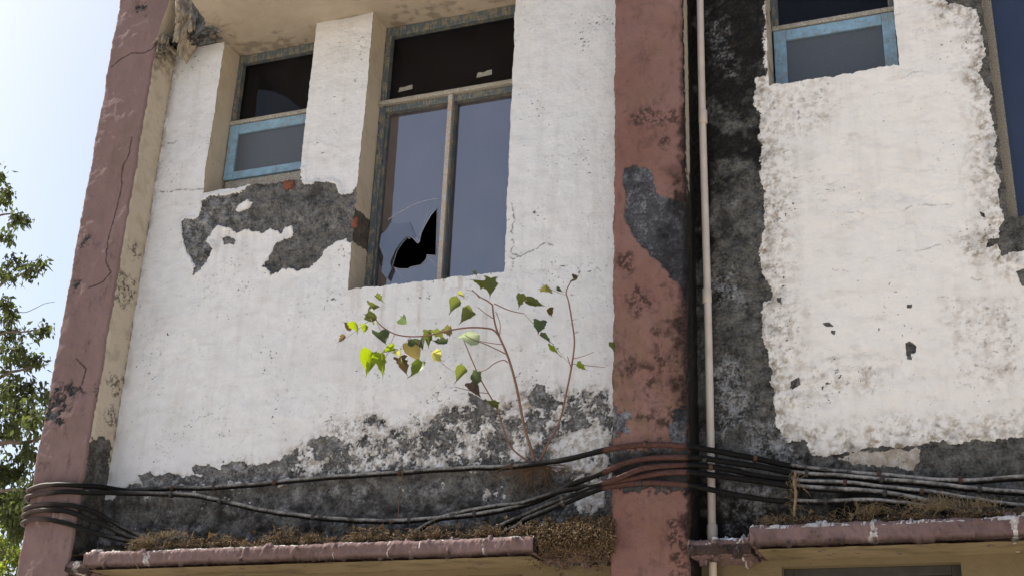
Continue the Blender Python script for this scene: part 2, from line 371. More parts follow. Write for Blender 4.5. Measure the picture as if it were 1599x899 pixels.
PR_mot = [polyY(p) for p in ([(1190,130),(1300,128),(1290,200),(1240,215),(1190,215)],[(1192,220),(1240,225),(1245,330),(1240,440),(1195,430)],[(1195,470),(1260,480),(1265,560),(1250,640),(1230,680),(1205,600)],[(1240,560),(1400,560),(1380,610),(1250,640)],[(1510,210),(1560,200),(1560,330),(1520,330),(1500,270)],[(1240,660),(1420,650),(1600,640),(1600,680),(1250,700)],[(1470,470),(1600,460),(1600,600),(1500,600)],[(1440,10),(1520,20),(1500,60),(1450,40)])]
PR_salt = [polyY(p) for p in ([(1105,40),(1130,30),(1150,110),(1130,120)],[(1115,430),(1140,425),(1160,470),(1120,470)],[(1110,570),(1150,560),(1180,640),(1120,680)],[(1170,660),(1230,680),(1250,720),(1170,720)],[(1135,760),(1200,755),(1200,830),(1130,830)])]
CRK_R = [polyY(p) for p in ([(1318,334),(1330,334),(1340,331),(1350,333)],[(1400,330),(1430,322),(1460,318),(1490,320)],[(1405,395),(1440,392),(1470,385)],[(1408,124),(1420,118),(1434,113)],[(1515,432),(1528,438),(1536,436)],[(1300,420),(1330,428)],[(1470,462),(1500,470)])]
def f_right(x, z):
    n = fbm(x, z, 20, 4, 103); nb = fbm(x, z, 7, 4, 109); hi = fbm(x, z, 55, 3, 105)
    F = np.full_like(x, -.12)
    SW = sdf(PR_w, x, z); SW = np.where((SW < -.9), SW, SW)
    w_ = ss(-.008, .008, SW+.034*fbm(x, z, 8, 6, 190, .72))
    near = w_*ss(.20, .0, SW+.10*nb)                      # dirty margin of the remaining paint
    F = lerp(F, 1.05, w_)
    mot = np.zeros_like(x)
    for P in PR_mot: mot = np.maximum(mot, ss(-.08, .10, sdf(P, x, z)+.05*nb))
    beige = ss(-.01, .01, sdf(PR_beige, x, z)+.02*n)
    F = lerp(F, .66, beige)
    mot = np.clip(np.maximum(mot, near*ss(-.3, .3, nb+.3)), 0, 1)
    m = F+(.20+.12*mot*w_+.10*near+.3*beige)*fbm(x, z, 14, 6, 160, .8)
    for P in PR_hole: m = lerp(m, -.1, ss(-.005, .005, sdf(P, x, z)+.004*n))
    m = lerp(m, -.1, ss(-.01, .01, sdf(PR_b2, x, z)+.015*n))
    chips = specks(x, z, 30, .26+.22*mot, 171); m = np.where(chips > .5, .2, m)
    cov = ss(.44, .56, m)
    dark = 1-w_
    g = specks(x, z, 40, .10+.17*mot, 122)*.75
    g = np.maximum(g, .22*specks(x*.4+z*.3, z-x*.25, 34, .45, 123))
    g = np.maximum(g, mot*ss(.35, .7, fbm(x, z, 28, 4, 124))*.6)
    g = np.maximum(g, dark*(1-beige)*ss(6.2, 4.9, z+.5*nb)*.0)
    blk = ss(-.15, .35, fbm(x, z, 3.6, 6, 130, .65)+.50*ss(4.9, 5.6, z)-.45*ss(3.2, 3.6, z)*ss(4.9, 4.3, z)+.35*ss(.14, 0, x-XM1)+.7*ss(3.5, 3.1, z)-.15)
    g = np.maximum(g, dark*(1-beige)*(.04+.94*blk)*ss(.6, -.2, x+.6))
    g = np.maximum(g, dark*.12)
    for P in CRK_R: g = np.maximum(g, ss(.006, .001, sdl(P, x+.02*n, z+.02*nb)+.003*hi)*.5*ss(-.4, .2, n+hi))
    s = .08+.20*ss(.0, .7, fbm(x, z*2.2, 5, 4, 133))*.6+.38*mot*ss(-.2, .5, n)+.8*beige
    s = s+.35*ss(6.55, 6.8, z)+.22*ss(.2, .6, fbm(x+.3*z, z*2.4, 4.5, 6, 198, .7))
    fl = flake(x, z, 195, .10+.30*mot); s = np.maximum(s, fl*.55)+.55*near*ss(-.2, .5, n+hi)
    g = np.maximum(g, .62*ss(.13, .0, SW+.07*nb)*w_*ss(-.25, .55, fbm(x, z*.8, 9, 6, 196, .8)+.2*nb)); g = np.maximum(g, near*ss(.45, .7, fbm(x, z, 24, 5, 199, .8))*.8); g = np.maximum(g, .4*mot*ss(.1, .6, fbm(x, z*1.6, 12, 6, 197, .8)))
    d = np.zeros_like(x)
    for P in PR_salt: d = np.maximum(d, ss(-.06, .06, sdf(P, x, z)+.05*n))
    d = d*1.3+.25*ss(.3, .7, fbm(x, z, 9, 4, 137))
    g = g*(1-.55*np.clip(d, 0, 1)*ss(0, .4, hi+n))
    body = .011*fbm(x, z, 1.9, 3, 180)+.0045*fbm(x+.35*z, z*1.7, 5, 6, 182, .62)*(1+1.2*ss(0,.6,fbm(x,z,1.7,3,189)))+.001*hi+.001*mot*fbm(x, z, 32, 3, 187)+(1-cov)*(.018*fbm(x, z, 10, 5, 184, .65)+.005*hi)
    rs = rain(x, z, 300); s = s+.10*rs*ss(-1.2, -1, x)
    return m, np.clip(g, 0, 1), np.clip(s, 0, 1), np.clip(d, 0, 1), w_*.006+body-fl*.0012, None

def front_wall(f, x0, x1, z0, z1, holes, step, name, matl, brick=False):
    xs = sorted({x0, x1, *[h[0] for h in holes], *[h[1] for h in holes if h[1] < x1]}); zs = sorted({z0, z1, *[h[2] for h in holes], *[h[3] for h in holes if h[3] < z1]})
    X = axis(xs, step); Z = axis(zs, step)
    gx, gz = np.meshgrid(X, Z, indexing='ij')
    wx, wz = warp(gx, gz); wz = wz+sill(gx, gz, holes)
    edge = np.minimum(np.minimum(gx-x0, x1-gx)/.05, 1); wx = wx*edge
    m, g, s, d, h, br = f(gx, gz)
    P = np.stack([gx+wx, -h, gz+wz], -1); A = np.stack([m, g, s, d], -1)
    cx = (gx[:-1, :-1]+gx[1:, 1:])/2; cz = (gz[:-1, :-1]+gz[1:, 1:])/2
    keep = np.ones(cx.shape, bool)
    for a, b, c, e in holes: keep &= ~((cx > a) & (cx < b) & (cz > c) & (cz < e))
    M = Mesh(); M.grid(P, A, keep)
    o = M.build(name, matl, B)
    for hx0, hx1, hz0, hz1 in holes:                      # reveals: the painted sides of each opening
        R = Mesh()
        for side in (0, 1):
            xe = hx0 if side == 0 else min(hx1, x1)
            zz = axis([hz0, min(hz1, z1)], step); yy = axis([0, .34], step)
            gy, gz2 = np.meshgrid(yy, zz, indexing='ij'); ge = np.full_like(gy, xe)
            w1, w2 = warp(ge, gz2); mm, g_, s_, d_, hh, _ = f(ge, gz2); t = np.clip(1-gy/.04, 0, 1)
            n = fbm(gy, gz2, 18, 4, 200+side); nb = fbm(gy, gz2, 6, 3, 210)
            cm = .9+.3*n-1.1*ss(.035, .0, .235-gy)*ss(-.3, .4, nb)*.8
            if f is f_left and hx0 < -3.9 and hx0 > -4.2:     # broken away beside the large peeled patch
                zb0 = AX(570, 338, hx0)[2]; zb1 = AX(560, 382, hx0)[2]
                cm = np.where((gz2 < zb0+.02*n) & (gz2 > zb1+.02*n), -.1, cm)
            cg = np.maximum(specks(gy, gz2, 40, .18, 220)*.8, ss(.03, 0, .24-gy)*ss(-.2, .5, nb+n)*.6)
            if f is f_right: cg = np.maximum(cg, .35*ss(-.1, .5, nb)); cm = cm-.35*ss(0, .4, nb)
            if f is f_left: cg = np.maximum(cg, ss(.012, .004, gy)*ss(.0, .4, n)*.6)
            Q = np.stack([ge+w1*t+(1-t)*.003*nb+.001*n, gy-hh*t, gz2+w2*t], -1)
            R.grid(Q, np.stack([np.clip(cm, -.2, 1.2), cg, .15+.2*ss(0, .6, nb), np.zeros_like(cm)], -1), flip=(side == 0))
        xx = axis([hx0, min(hx1, x1)], step); yy = axis([0, .34], step*2)
        gx2, gy = np.meshgrid(xx, yy, indexing='ij')
        for ze in ((hz0,) if hz1 >= z1-.001 else (hz0, hz1)):
            gz2 = np.full_like(gx2, ze); w1, w2 = warp(gx2, gz2); w2 = w2+sill(gx2, gz2, holes); hh = f(gx2, gz2)[4]; t = np.clip(1-gy/.04, 0, 1)
            n = fbm(gx2, gy, 20, 4, 230)
            R.grid(np.stack([gx2+w1, gy-hh*t, gz2+w2+(1-t)*.004*n], -1), np.stack([.55+.5*n, .3*ss(0, .5, n), .3+0*n, 0*n], -1), flip=(ze != hz0))
        R.build('window_reveal', M_cream, B)
    return o

WS = (-5.24, -4.43, 5.69, 7.06)     # small window, far bay
WBg = (-3.955, -2.825, 4.785, 7.06) # tall window, far bay
RS = (-1.085, -.295, 5.85, 7.06)    # small window, near bay
RB = (.215, 1.35, 4.765, 7.06)      # tall window, near bay
STEP = .0058
ow = front_wall(f_left, XL1, XM0, 2.90, SOF+.06, [WS, WBg], STEP, 'wall', M_white)
tag(ow, 'cool white limewashed wall with one large peeled patch')
ow = front_wall(f_right, XM1, 1.9, 2.90, SOF+.06, [RS, RB], STEP, 'wall', M_warm)
tag(ow, 'warm white limewashed wall with a black stained strip beside the pipe')
# brick showing through the cement in the peeled patch: small real patches of brick face
M_brick = simple('bare_red_brick', (.27, .085, .05), (.13, .06, .045), 60, .9, .2, .8, .004)
for P, k in ((PAk, 1.), (PAk2, .6)):
    c = P.mean(0); pts = []; n_ = 26
    for i in range(n_):
        a = 2*math.pi*i/n_; ex = (P[:, 0].max()-P[:, 0].min())/2*k; ez = (P[:, 1].max()-P[:, 1].min())/2*k
        r = 1/max(abs(math.cos(a)), abs(math.sin(a)))*(.62+.3*random.random()); pts.append((c[0]+ex*r*math.cos(a), c[1]+ez*r*math.sin(a)))
    vs = [(p[0], -.0075, p[1]) for p in pts]+[(c[0], -.0105, c[1])]+[(p[0]*1.0+.0, .01, p[1]) for p in pts]
    fs = [(i, (i+1) % n_, n_) for i in range(n_)]+[(i, i+n_+1, (i+1) % n_+n_+1, (i+1) % n_) for i in range(n_)]
    link('brick_patch', vs, fs, M_brick, B)

# --- pilasters: front faces, side faces
def pil(x0, x1, f, fs, matf, mats, name, lab, z0=0.0, zt=ZT):
    M = Mesh()
    X = axis([x0, x1], .006); Z = np.concatenate([axis([z0, 2.6], .06)[:-1], axis([2.6, 7.5], .006)[:-1], axis([7.5, zt], .06)])
    gx, gz = np.meshgrid(X, Z, indexing='ij'); wx, wz = warp(gx*1.3, gz)
    m, g, s, d, h = f(gx, gz)
    rnd = .012*(np.clip(1-(gx-x0)/.016, 0, 1)**2+np.clip(1-(x1-gx)/.016, 0, 1)**2)
    M.grid(np.stack([gx+wx*1.6, PY-h+rnd, gz], -1), np.stack([m, g, s, d], -1))
    o = M.build(name, matf, B); tag(o, lab)
    S = Mesh(); Y = axis([PY, .02], .006)
    for k, xe in ((0, x0), (1, x1)):
        gy, gz = np.meshgrid(Y, Z, indexing='ij'); ge = np.full_like(gy, xe)
        w1, _ = warp(ge*1.3, gz); m, g, s, d, h2 = fs(gy, gz); h = f(ge, gz)[4]; t = np.clip(1-(gy-PY)/.03, 0, 1)
        S.grid(np.stack([ge+w1*1.6*t+h2*(1-t)*(1 if k else -1), gy+(.012-h)*t, gz], -1), np.stack([m, g, s, d], -1), flip=(k == 0))
    o2 = S.build('pilaster_side', mats, o)
    return o
CL = [polyY(p, PY) for p in ([(245,66),(238,78),(225,84),(207,84),(190,92),(175,106)],[(207,215),(203,240),(192,262),(190,290),(184,320),(178,350),(172,368),(168,390),(166,408),(173,425),(160,440),(140,449)],[(120,560),(135,575),(128,600)])]
DL = [polyY(p, PY) for p in ([(122,385),(140,370),(145,378),(128,392)],[(75,620),(95,600),(120,598),(130,612),(105,622),(108,645),(90,650),(70,665),(62,650)],[(78,640),(100,655),(92,668),(82,660)],[(150,600),(160,598),(152,615)],[(215,5),(232,8),(228,25),(212,20)],[(110,440),(125,440),(120,455),(105,450)])]
def f_pl(x, z):
    n = fbm(x, z, 20, 4, 303); nb = fbm(x, z, 7, 4, 309); hi = fbm(x, z, 55, 3, 305)
    m = 1.0+.3*fbm(x, z, 18, 5, 360, .7)
    g = specks(x, z, 30, .12, 322)*.7
    for P in CL:
        q = sdl(P, x, z)+.002*hi; g = np.maximum(g, ss(.008, .002, q)*.9)
    for P in DL:
        k = ss(-.03, .02, sdf(P, x, z)+.04*n); g = np.maximum(g, k*ss(-.2, .3, hi+n)*.75); m = m-.5*k
    g = np.maximum(g, ss(3.62, 3.50, z)*ss(3.40, 3.48, z)*.2)
    g = np.maximum(g, .5*ss(.05, .7, fbm(x, z*.45, 10, 6, 341, .85))*ss(6.4, 4.5, z+.5*nb))
    s = .25*rain(x, z, 340)+.35*ss(0, .7, fbm(x, z, 3, 4, 333))+.3*ss(.03, 0, x-XL0)+.35*ss(.03, 0, XL1-x)*ss(-.1, .4, nb)
    cov = ss(.44, .56, m)
    return m, np.clip(g, 0, 1), np.clip(s, 0, 1), 0*x, cov*.005+.010*fbm(x, z, 2.5, 3, 380)+.004*fbm(x, z, 11, 4, 382)
SPL = [polyX(p, XL1) for p in ([(173,420),(190,430),(210,440),(214,460),(195,478),(178,470)],[(170,588),(190,590),(188,615),(172,618)],[(165,640),(185,635),(180,665),(165,660)],[(200,388),(212,385),(219,400),(210,408)])]
SPB = polyX([(120,700),(135,690),(160,686),(172,690),(168,745),(178,770),(178,860),(100,860),(110,760)], XL1)
def f_sl(y, z):
    n = fbm(y, z, 20, 4, 403); nb = fbm(y, z, 6, 4, 409); hi = fbm(y, z, 55, 3, 405)
    k = ss(-.03, .02, sdf(SPB, y, z)+.05*n)
    m = 1.02+.35*fbm(y, z, 16, 5, 460, .7)-1.2*k-1.3*ss(3.55, 3.3, z)
    g = specks(y, z, 34, .22, 422)*.8+.45*ss(3.5, 3.1, z)
    for P in SPL: g = np.maximum(g, ss(-.04, .03, sdf(P, y, z)+.05*n)*ss(-.2, .4, hi+n)*.8)
    g = np.maximum(g, ss(.035, 0, -y+.02*nb)*ss(-.3, .4, nb+n)*.75)
    g = np.maximum(g, ss(6.6, 6.95, z+.15*nb)*ss(-.3, .3, n)*.7)
    g = np.maximum(g, k*.35)
    s = .12+.35*ss(0, .6, nb)+.2*ss(-.06, 0, y)
    cov = ss(.44, .56, m)
    return m, np.clip(g, 0, 1), np.clip(s, 0, 1), .4*k, cov*.004+.003*n
pil(XL0, XL1, f_pl, f_sl, M_pink, M_cream, 'pilaster', 'dull pink corner pilaster with long vertical cracks')

PMg = polyY([(975,262),(985,258),(996,258),(1008,262),(1020,268),(1023,290),(1030,305),(1050,312),(1072,318),(1085,322),(1085,470),(1072,470),(1058,440),(1053,438),(1040,420),(1030,408),(1016,396),(1003,385),(990,370),(984,355),(976,340),(978,315),(975,290)], PY)
PMe = polyY([(1066,-80),(1066,90),(1068,160),(1064,180),(1062,230),(1068,330),(1062,440),(1063,470),(1066,520),(1071,560),(1071,620),(1066,640),(1071,690),(1071,800),(1060,800),(1064,830),(1100,860),(1100,-80)], PY)
PMs = [polyY(p, PY) for p in ([(985,175),(1010,170),(1040,178),(1060,172),(1062,195),(1010,195),(985,188)],[(1035,210),(1042,215),(1040,235),(1034,228)],[(980,455),(1005,450),(1020,470),(1015,485),(985,490)],[(965,400),(985,395),(990,420),(966,430)],[(1008,570),(1020,575),(1022,610),(1012,625)],[(1020,555),(1062,560),(1060,575),(1025,575)],[(1022,510),(1030,510),(1028,525),(1022,525)],[(1000,650),(1060,640),(1062,660),(1030,665)])]
PMb = [polyY(p, PY) for p in ([(948,630),(965,640),(985,645),(978,660),(960,670),(948,668)],[(1050,640),(1072,635),(1072,700),(1052,700),(1045,660)],[(940,700),(1080,700),(1080,765),(940,765)],[(948,668),(975,664),(980,674),(950,680)])]
PMstripe = polyY([(1006,765),(1016,765),(1022,800),(1014,860),(1016,910),(1002,910),(1006,840)], PY)
PMbr = polyY([(1056,800),(1068,815),(1075,850),(1075,905),(1050,905),(1052,870),(1040,830)], PY)
def f_pm(x, z):
    n = fbm(x, z, 20, 4, 503); nb = fbm(x, z, 7, 4, 509); hi = fbm(x, z, 55, 3, 505)
    up = ss(5.6, 4.9, z)
    low = ss(4.45, 4.0, z)*ss(3.4, 3.5, z)
    m = 1.0+(.3+.28*low)*fbm(x, z, 17, 5, 560, .7)
    k = ss(-.01, .01, sdf(PMg, x, z)+.015*n); m = lerp(m, -.1, k)
    e = ss(-.03, .02, sdf(PMe, x, z)+.03*n+.015*nb)
    for P in PMb: m = m-1.0*ss(-.03, .03, sdf(P, x, z)+.05*n)
    g = specks(x, z, 30, .14+.14*low, 522)*.8
    for P in PMs: g = np.maximum(g, ss(-.04, .03, sdf(P, x, z)+.05*n)*ss(-.3, .3, hi+n)*.75)
    g = np.maximum(g, e*.92)
    g = np.maximum(g, k*(.25+.5*ss(-1.85, -1.65, x)*ss(5.1, 4.7, z+.3*nb)))
    g = np.maximum(g, ss(3.50, 3.46, z)*ss(3.26, 3.3, z)*.65)
    g = np.maximum(g, .8*ss(-.04, .03, sdf(PMbr, x, z)+.04*n)*ss(-.2, .3, n+hi))
    g = np.maximum(g, .5*ss(.03, 0, x-XM0)*ss(-.1, .5, nb+n)*ss(5.7, 5.2, z))
    s = .30*ss(0, .7, fbm(x, z, 3, 4, 533))+.65*low*ss(-.3, .5, nb+.5*n)+.25*rain(x, z, 540)
    g = np.maximum(g, (.35+.5*low)*ss(-.05, .6, fbm(x, z*.6, 9, 6, 541, .8)))
    g = np.maximum(g, .95*ss(.15, .0, (XM1-x)+.12*nb+.07*n)*ss(5.35, 5.1, z)*ss(3.5, 3.7, z))
    d = k*ss(0, .5, hi+n)*.6+low*.4
    cov = ss(.44, .56, m)
    return m, np.clip(g, 0, 1), np.clip(s, 0, 1), np.clip(d, 0, 1), cov*.008+.010*fbm(x, z, 2.5, 3, 580)+.004*fbm(x, z, 11, 4, 582)+.004*low*n
def f_sm(y, z):
    n = fbm(y, z, 20, 4, 603); nb = fbm(y, z, 6, 4, 609); hi = fbm(y, z, 55, 3, 605)
    band = ss(-.24, -.20, y+.03*n)*ss(-.10, -.14, y+.03*n)*ss(5.0, 5.35, z+.2*n)
    m = -.1+1.1*band+.3*n
    g = .92-.85*band+.0*n
    g = np.maximum(g, specks(y, z, 34, .3, 622)*.8)
    return m, np.clip(g, 0, 1), .5+0*y, ss(.3, .7, n+hi)*.8, .004*n+.006*band
pil(XM0, XM1, f_pm, f_sm, M_red, M_timber if False else M_cream, 'pilaster', 'brick pink pilaster with grey peeled patch and black stained edge')

# pale drip ridge down the foot of the middle pilaster
def loft(xs, prof, disp, name, matl, parent, attr, seedk=0, zfun=None):
    """profile (y,z) loop swept along x with surface noise"""
    prof = np.array(prof); nxt = np.roll(prof, -1, 0); prv = np.roll(prof, 1, 0)
    t = nxt-prv; nr = np.stack([t[:, 1], -t[:, 0]], -1); nr /= np.linalg.norm(nr, axis=1)[:, None]+1e-9
    arc = np.concatenate([[0], np.cumsum(np.linalg.norm(np.diff(prof, axis=0), axis=1))])
    gx, ga = np.meshgrid(xs, arc, indexing='ij')
    h = disp(gx, ga)
    Y = prof[None, :, 0]+nr[None, :, 0]*h; Z = prof[None, :, 1]+nr[None, :, 1]*h
    if zfun is not None: Z = Z+zfun(xs)[:, None]
    V = np.stack([gx, Y, Z], -1); nx, na = gx.shape
    i = np.arange(nx*na).reshape(nx, na)
    q = np.stack([i[:-1, :], i[1:, :], np.roll(i, -1, 1)[1:, :], np.roll(i, -1, 1)[:-1, :]], -1).reshape(-1, 4)
    v = V.reshape(-1, 3); A = attr(v[:, 0], v[:, 1], v[:, 2])
    # end caps as fans of quads
    caps = []
    ext = []
    for e in (0, nx-1):
        c = V[e].mean(0); ext.append(c); ci = nx*na+len(ext)-1
        for k in range(na): caps.append((i[e, k], i[e, (k+1) % na], ci, ci))
    v = np.concatenate([v, np.array(ext)]); A = np.concatenate([A, A[[0, -1]]])
    faces = [tuple(a) for a in q]+[(a, b, c) for a, b, c, _ in caps]
    return link(name, v, faces, matl, parent, {'wear': A})
def boxprof(y0, y1, z0, z1, r=.02, st=.007):
    P = []
    for a, b in (((y1, z0), (y0, z0)), ((y0, z0), (y0, z1)), ((y0, z1), (y1, z1)), ((y1, z1), (y1, z0))):
        a = np.array(a); b = np.array(b); L = np.linalg.norm(b-a); dr = (b-a)/L
        s = st if abs(a[0]-y0) < .2 or abs(b[0]-y0) < .2 else .03
        n = max(2, int((L-2*r)/s))
        for t in np.linspace(r, L-r, n): P.append(a+dr*t)
    return P

RIDGE = [(1004,762),(1013,764),(1017,775),(1020,788),(1022,803),(1020,822),(1016,845),(1015,862),(1018,880),(1016,905),(1001,905),(1002,880),(1005,862),(1003,845),(1006,825),(1008,800),(1006,780)]
# --- sunshades (thin slabs) between the storeys
SHM = {}
def shade_attr(white, darkk, seed, y0):
    def a(x, y, z):
        n = fbm(x, z+y, 20, 4, seed); nb = fbm(x, y+z, 5, 4, seed+7)
        front = y < y0+.03
        m = 1.0+.35*n+.2*nb
        for wx, ww in white: m = np.where(np.abs(x-wx+.02*n) < ww*(1+.8*nb), .42-.6*n, m)
        g = specks(x, z+y, 30, .16, seed+20)*.7+darkk*ss(0, .5, nb)
        g = np.maximum(g, .8*ss(.012, 0, z-2.925+.006*n)*front)
        s = .25*ss(0, .6, nb); d = .9+0*x
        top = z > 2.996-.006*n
        if seed == 750:
            k = (z > 2.958+.01*n) & (x > -1.44+.03*n); m = np.where(k | (specks(x, z+y, 22, .45, 790) > .5), .2, m); d = d+k*2; g = np.where(k, 0, g)
        m = np.where(top & (nb+.6*n > -.12), .35+.4*n, m)  # worn plaster rim, its pale tone also paints in the sunlit highlight
        return np.stack([m, np.clip(g, 0, 1), s, d], -1)
    return a
def shade_disp(seed, k=1.):
    return lambda x, a: k*(.007*fbm(x, a, 4, 3, seed)+.0085*fbm(x, a, 16, 5, seed+5, .75)+.003*fbm(x, a, 60, 2, seed+9)-.018*ss(.40, .52, fbm(x, a, 11, 3, seed+12)))
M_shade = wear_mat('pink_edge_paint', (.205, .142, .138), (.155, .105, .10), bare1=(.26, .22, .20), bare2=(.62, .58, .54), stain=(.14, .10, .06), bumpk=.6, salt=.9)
chz = lambda s: (lambda x: .005*fbm(x, x*0+3.3, 1.2, 3, s)+.003*fbm(x, x*0+1.3, 9, 3, s+3))
XA = AY(132, 862, -.35)[0]; XB = AY(832, 834, -.35)[0]; XC = AY(1170, 818, -.35)[0]
def mkshade(xa, xb, yf, z0, z1, white, dk, seed, lab, k=1.):
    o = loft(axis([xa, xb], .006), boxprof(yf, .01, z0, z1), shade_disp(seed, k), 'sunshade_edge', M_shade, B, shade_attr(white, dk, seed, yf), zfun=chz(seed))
    o.name = 'sunshade'; tag(o, lab); return o
pxw = lambda p, Y=-.35: float(AY(p, 850, Y)[0])
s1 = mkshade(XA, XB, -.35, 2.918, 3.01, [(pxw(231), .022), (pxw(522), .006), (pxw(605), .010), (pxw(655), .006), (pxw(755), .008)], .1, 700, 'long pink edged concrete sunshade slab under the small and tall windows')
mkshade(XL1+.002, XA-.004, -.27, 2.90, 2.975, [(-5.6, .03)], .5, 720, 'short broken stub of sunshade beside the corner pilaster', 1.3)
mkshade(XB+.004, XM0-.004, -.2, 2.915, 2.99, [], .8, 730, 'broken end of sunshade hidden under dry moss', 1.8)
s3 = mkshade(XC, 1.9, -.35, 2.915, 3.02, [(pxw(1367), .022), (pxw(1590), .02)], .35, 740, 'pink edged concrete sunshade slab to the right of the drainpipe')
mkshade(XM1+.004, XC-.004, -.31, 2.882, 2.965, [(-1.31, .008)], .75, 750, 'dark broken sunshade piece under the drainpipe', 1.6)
# undersides in yellowed cream
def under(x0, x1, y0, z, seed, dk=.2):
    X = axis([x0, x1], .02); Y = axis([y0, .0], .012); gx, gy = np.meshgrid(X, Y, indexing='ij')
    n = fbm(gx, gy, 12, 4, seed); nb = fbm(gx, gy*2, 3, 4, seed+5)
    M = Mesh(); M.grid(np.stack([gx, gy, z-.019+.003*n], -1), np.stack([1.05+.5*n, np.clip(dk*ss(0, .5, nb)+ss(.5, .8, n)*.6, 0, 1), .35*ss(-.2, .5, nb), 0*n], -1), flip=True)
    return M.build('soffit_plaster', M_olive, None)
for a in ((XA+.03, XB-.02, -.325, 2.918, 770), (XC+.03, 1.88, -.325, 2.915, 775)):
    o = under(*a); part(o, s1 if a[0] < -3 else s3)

# --- top slab over the far bay windows, broken at the pilaster
pz = lambda a, b: tuple((CAM+ray(a, b)*((SOF-CAM[2])/ray(a, b)[2]))[:2])
edge = [(XL1, 0.02), (XL1, -.02), (-5.62, -.06), (-5.54, -.10), pz(300, 58), pz(312, 50), pz(322, 36), pz(314, 22), pz(303, 8), (-5.15, -.60), (-5.12, -.78)]
ex = [p[0] for p in edge]; ey = [p[1] for p in edge]
Yv = axis([-.78, .30], .01); 
xl = np.interp(Yv, ey[::-1], ex[::-1]); xl = np.where(Yv > .0, XL1, xl)+.006*fbm(Yv, Yv*0+2, 20, 3, 801)
T = axis([0, 1], .004)
gt, gy = np.meshgrid(T, Yv, indexing='ij'); gx = xl[None, :]+(-2.74-xl[None, :])*gt
n = fbm(gx, gy, 12, 4, 803); nb = fbm(gx, gy, 3, 4, 805)
CST = ss(.55, .0, np.hypot(gx+5.42, (gy+.12)*1.0)+.12*n+.08*nb)
M = Mesh()
MZ = SOF+.004*fbm(gx, gy, 3, 3, 807)+.0015*n-.02*CST*np.abs(n)
ss_m = 1.05+.35*n-.9*ss(.5, 1, CST)
M.grid(np.stack([gx, gy, MZ], -1), np.stack([ss_m, np.clip(ss(.45, .9, CST)*ss(-.4, .3, n)*.85+specks(gx, gy, 18, .08, 812)*.3+ss(.03, 0, -gy)*ss(0, .5, n+nb)*.4, 0, 1), .10+.25*ss(0, .7, nb)+.5*CST, .6*CST], -1), flip=True)
TOP = SOF+.16
gz = np.linspace(SOF, TOP, 12)
for col in (0, -1):
    A_ = np.stack([gx[col], gy[col], MZ[col]], -1)
    Q = np.repeat(A_[:, None, :], 12, 1); Q[:, :, 2] = np.linspace(0, 1, 12)[None, :]*(TOP-A_[:, 2:3])+A_[:, 2:3]
    M.grid(Q, np.zeros(Q.shape[:2]+(4,))+np.array([.4, .2, .3, .3]), flip=(col == -1))
A_ = np.stack([gx[:, 0], gy[:, 0], MZ[:, 0]], -1); Q = np.repeat(A_[:, None, :], 12, 1); Q[:, :, 2] = np.linspace(0, 1, 12)[None, :]*(TOP-A_[:, 2:3])+A_[:, 2:3]
M.grid(Q, np.zeros(Q.shape[:2]+(4,))+np.array([1, .05, .1, 0]))
M.grid(np.stack([gx, gy, np.full_like(gx, TOP)], -1), np.zeros(gx.shape+(4,))+np.array([.4, .4, .3, .2]))
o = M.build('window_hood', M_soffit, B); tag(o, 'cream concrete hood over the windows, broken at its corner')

# lumps of broken plaster in that corner
def blob(name, c, r, matl, parent, seed, wear, k=.35, res=28):
    th = np.linspace(0, np.pi, res); ph = np.linspace(0, 2*np.pi, res*2, endpoint=False)
    gt, gp = np.meshgrid(th, ph, indexing='ij')
    d = np.stack([np.sin(gt)*np.cos(gp), np.sin(gt)*np.sin(gp), np.cos(gt)], -1)
    nn = fbm(d[..., 0]+d[..., 2]*.7+5, d[..., 1]-d[..., 2]*.6+3, 2.2, 5, seed, .75); nn[0] = nn[0].mean(); nn[-1] = nn[-1].mean()
    V = np.array(c)+d*np.array(r)*(1+k*nn[..., None]); i = np.arange(res*res*2).reshape(res, -1)
    q = np.stack([i[:-1], np.roll(i, -1, 1)[:-1], np.roll(i, -1, 1)[1:], i[1:]], -1).reshape(-1, 4)
    W = np.zeros((res*res*2, 4))+np.array(wear); W[:, 0] += .5*nn.ravel(); W[:, 1] = np.clip(W[:, 1]+.5*fbm(V[..., 0].ravel(), V[..., 2].ravel(), 14, 3, seed+3), 0, 1)
    return link(name, V.reshape(-1, 3), q[:, ::-1], matl, parent, {'wear': W})
# flared head of the corner pilaster: pink face, cream side
fl = [tuple(AY(a, b, PY-.012)) for a, b in ((236,70),(246,58),(252,35),(262,10),(268,-12),(275,-45),(225,-45))]
fv = [np.array(p) for p in fl]+[np.array(p)+np.array([0, .26, 0]) for p in fl]
nf = len(fl); ff = [tuple(range(nf))[::-1]]+[(i, (i+1) % nf, (i+1) % nf+nf, i+nf) for i in range(nf)]
W_ = np.zeros((2*nf, 4))+np.array([1, .05, .2, 0])
o = link('pilaster_head', fv, ff, [M_pink, M_cream], B, {'wear': W_}, smooth=False, fmat=[0]+[1]*nf)
cA = AY(284, 18, -.26)
blob('plaster_lump', (cA[0]-.02, -.14, cA[2]+.05), (.062, .13, .30), M_cream, B, 830, (.95, .15, .35, .3), .75, 60)
cB = AY(281, 62, -.16)
blob('plaster_lump', (cB[0]-.0, -.10, cB[2]+.03), (.13, .08, .06), M_cream, B, 835, (.35, .70, .5, .9), .8, 50)
cC = AY(252, 72, -.24)
blob('plaster_lump', (cC[0], -.22, cC[2]), (.035, .04, .09), M_cream, B, 838, (.5, .45, .5, .4), .8, 40)

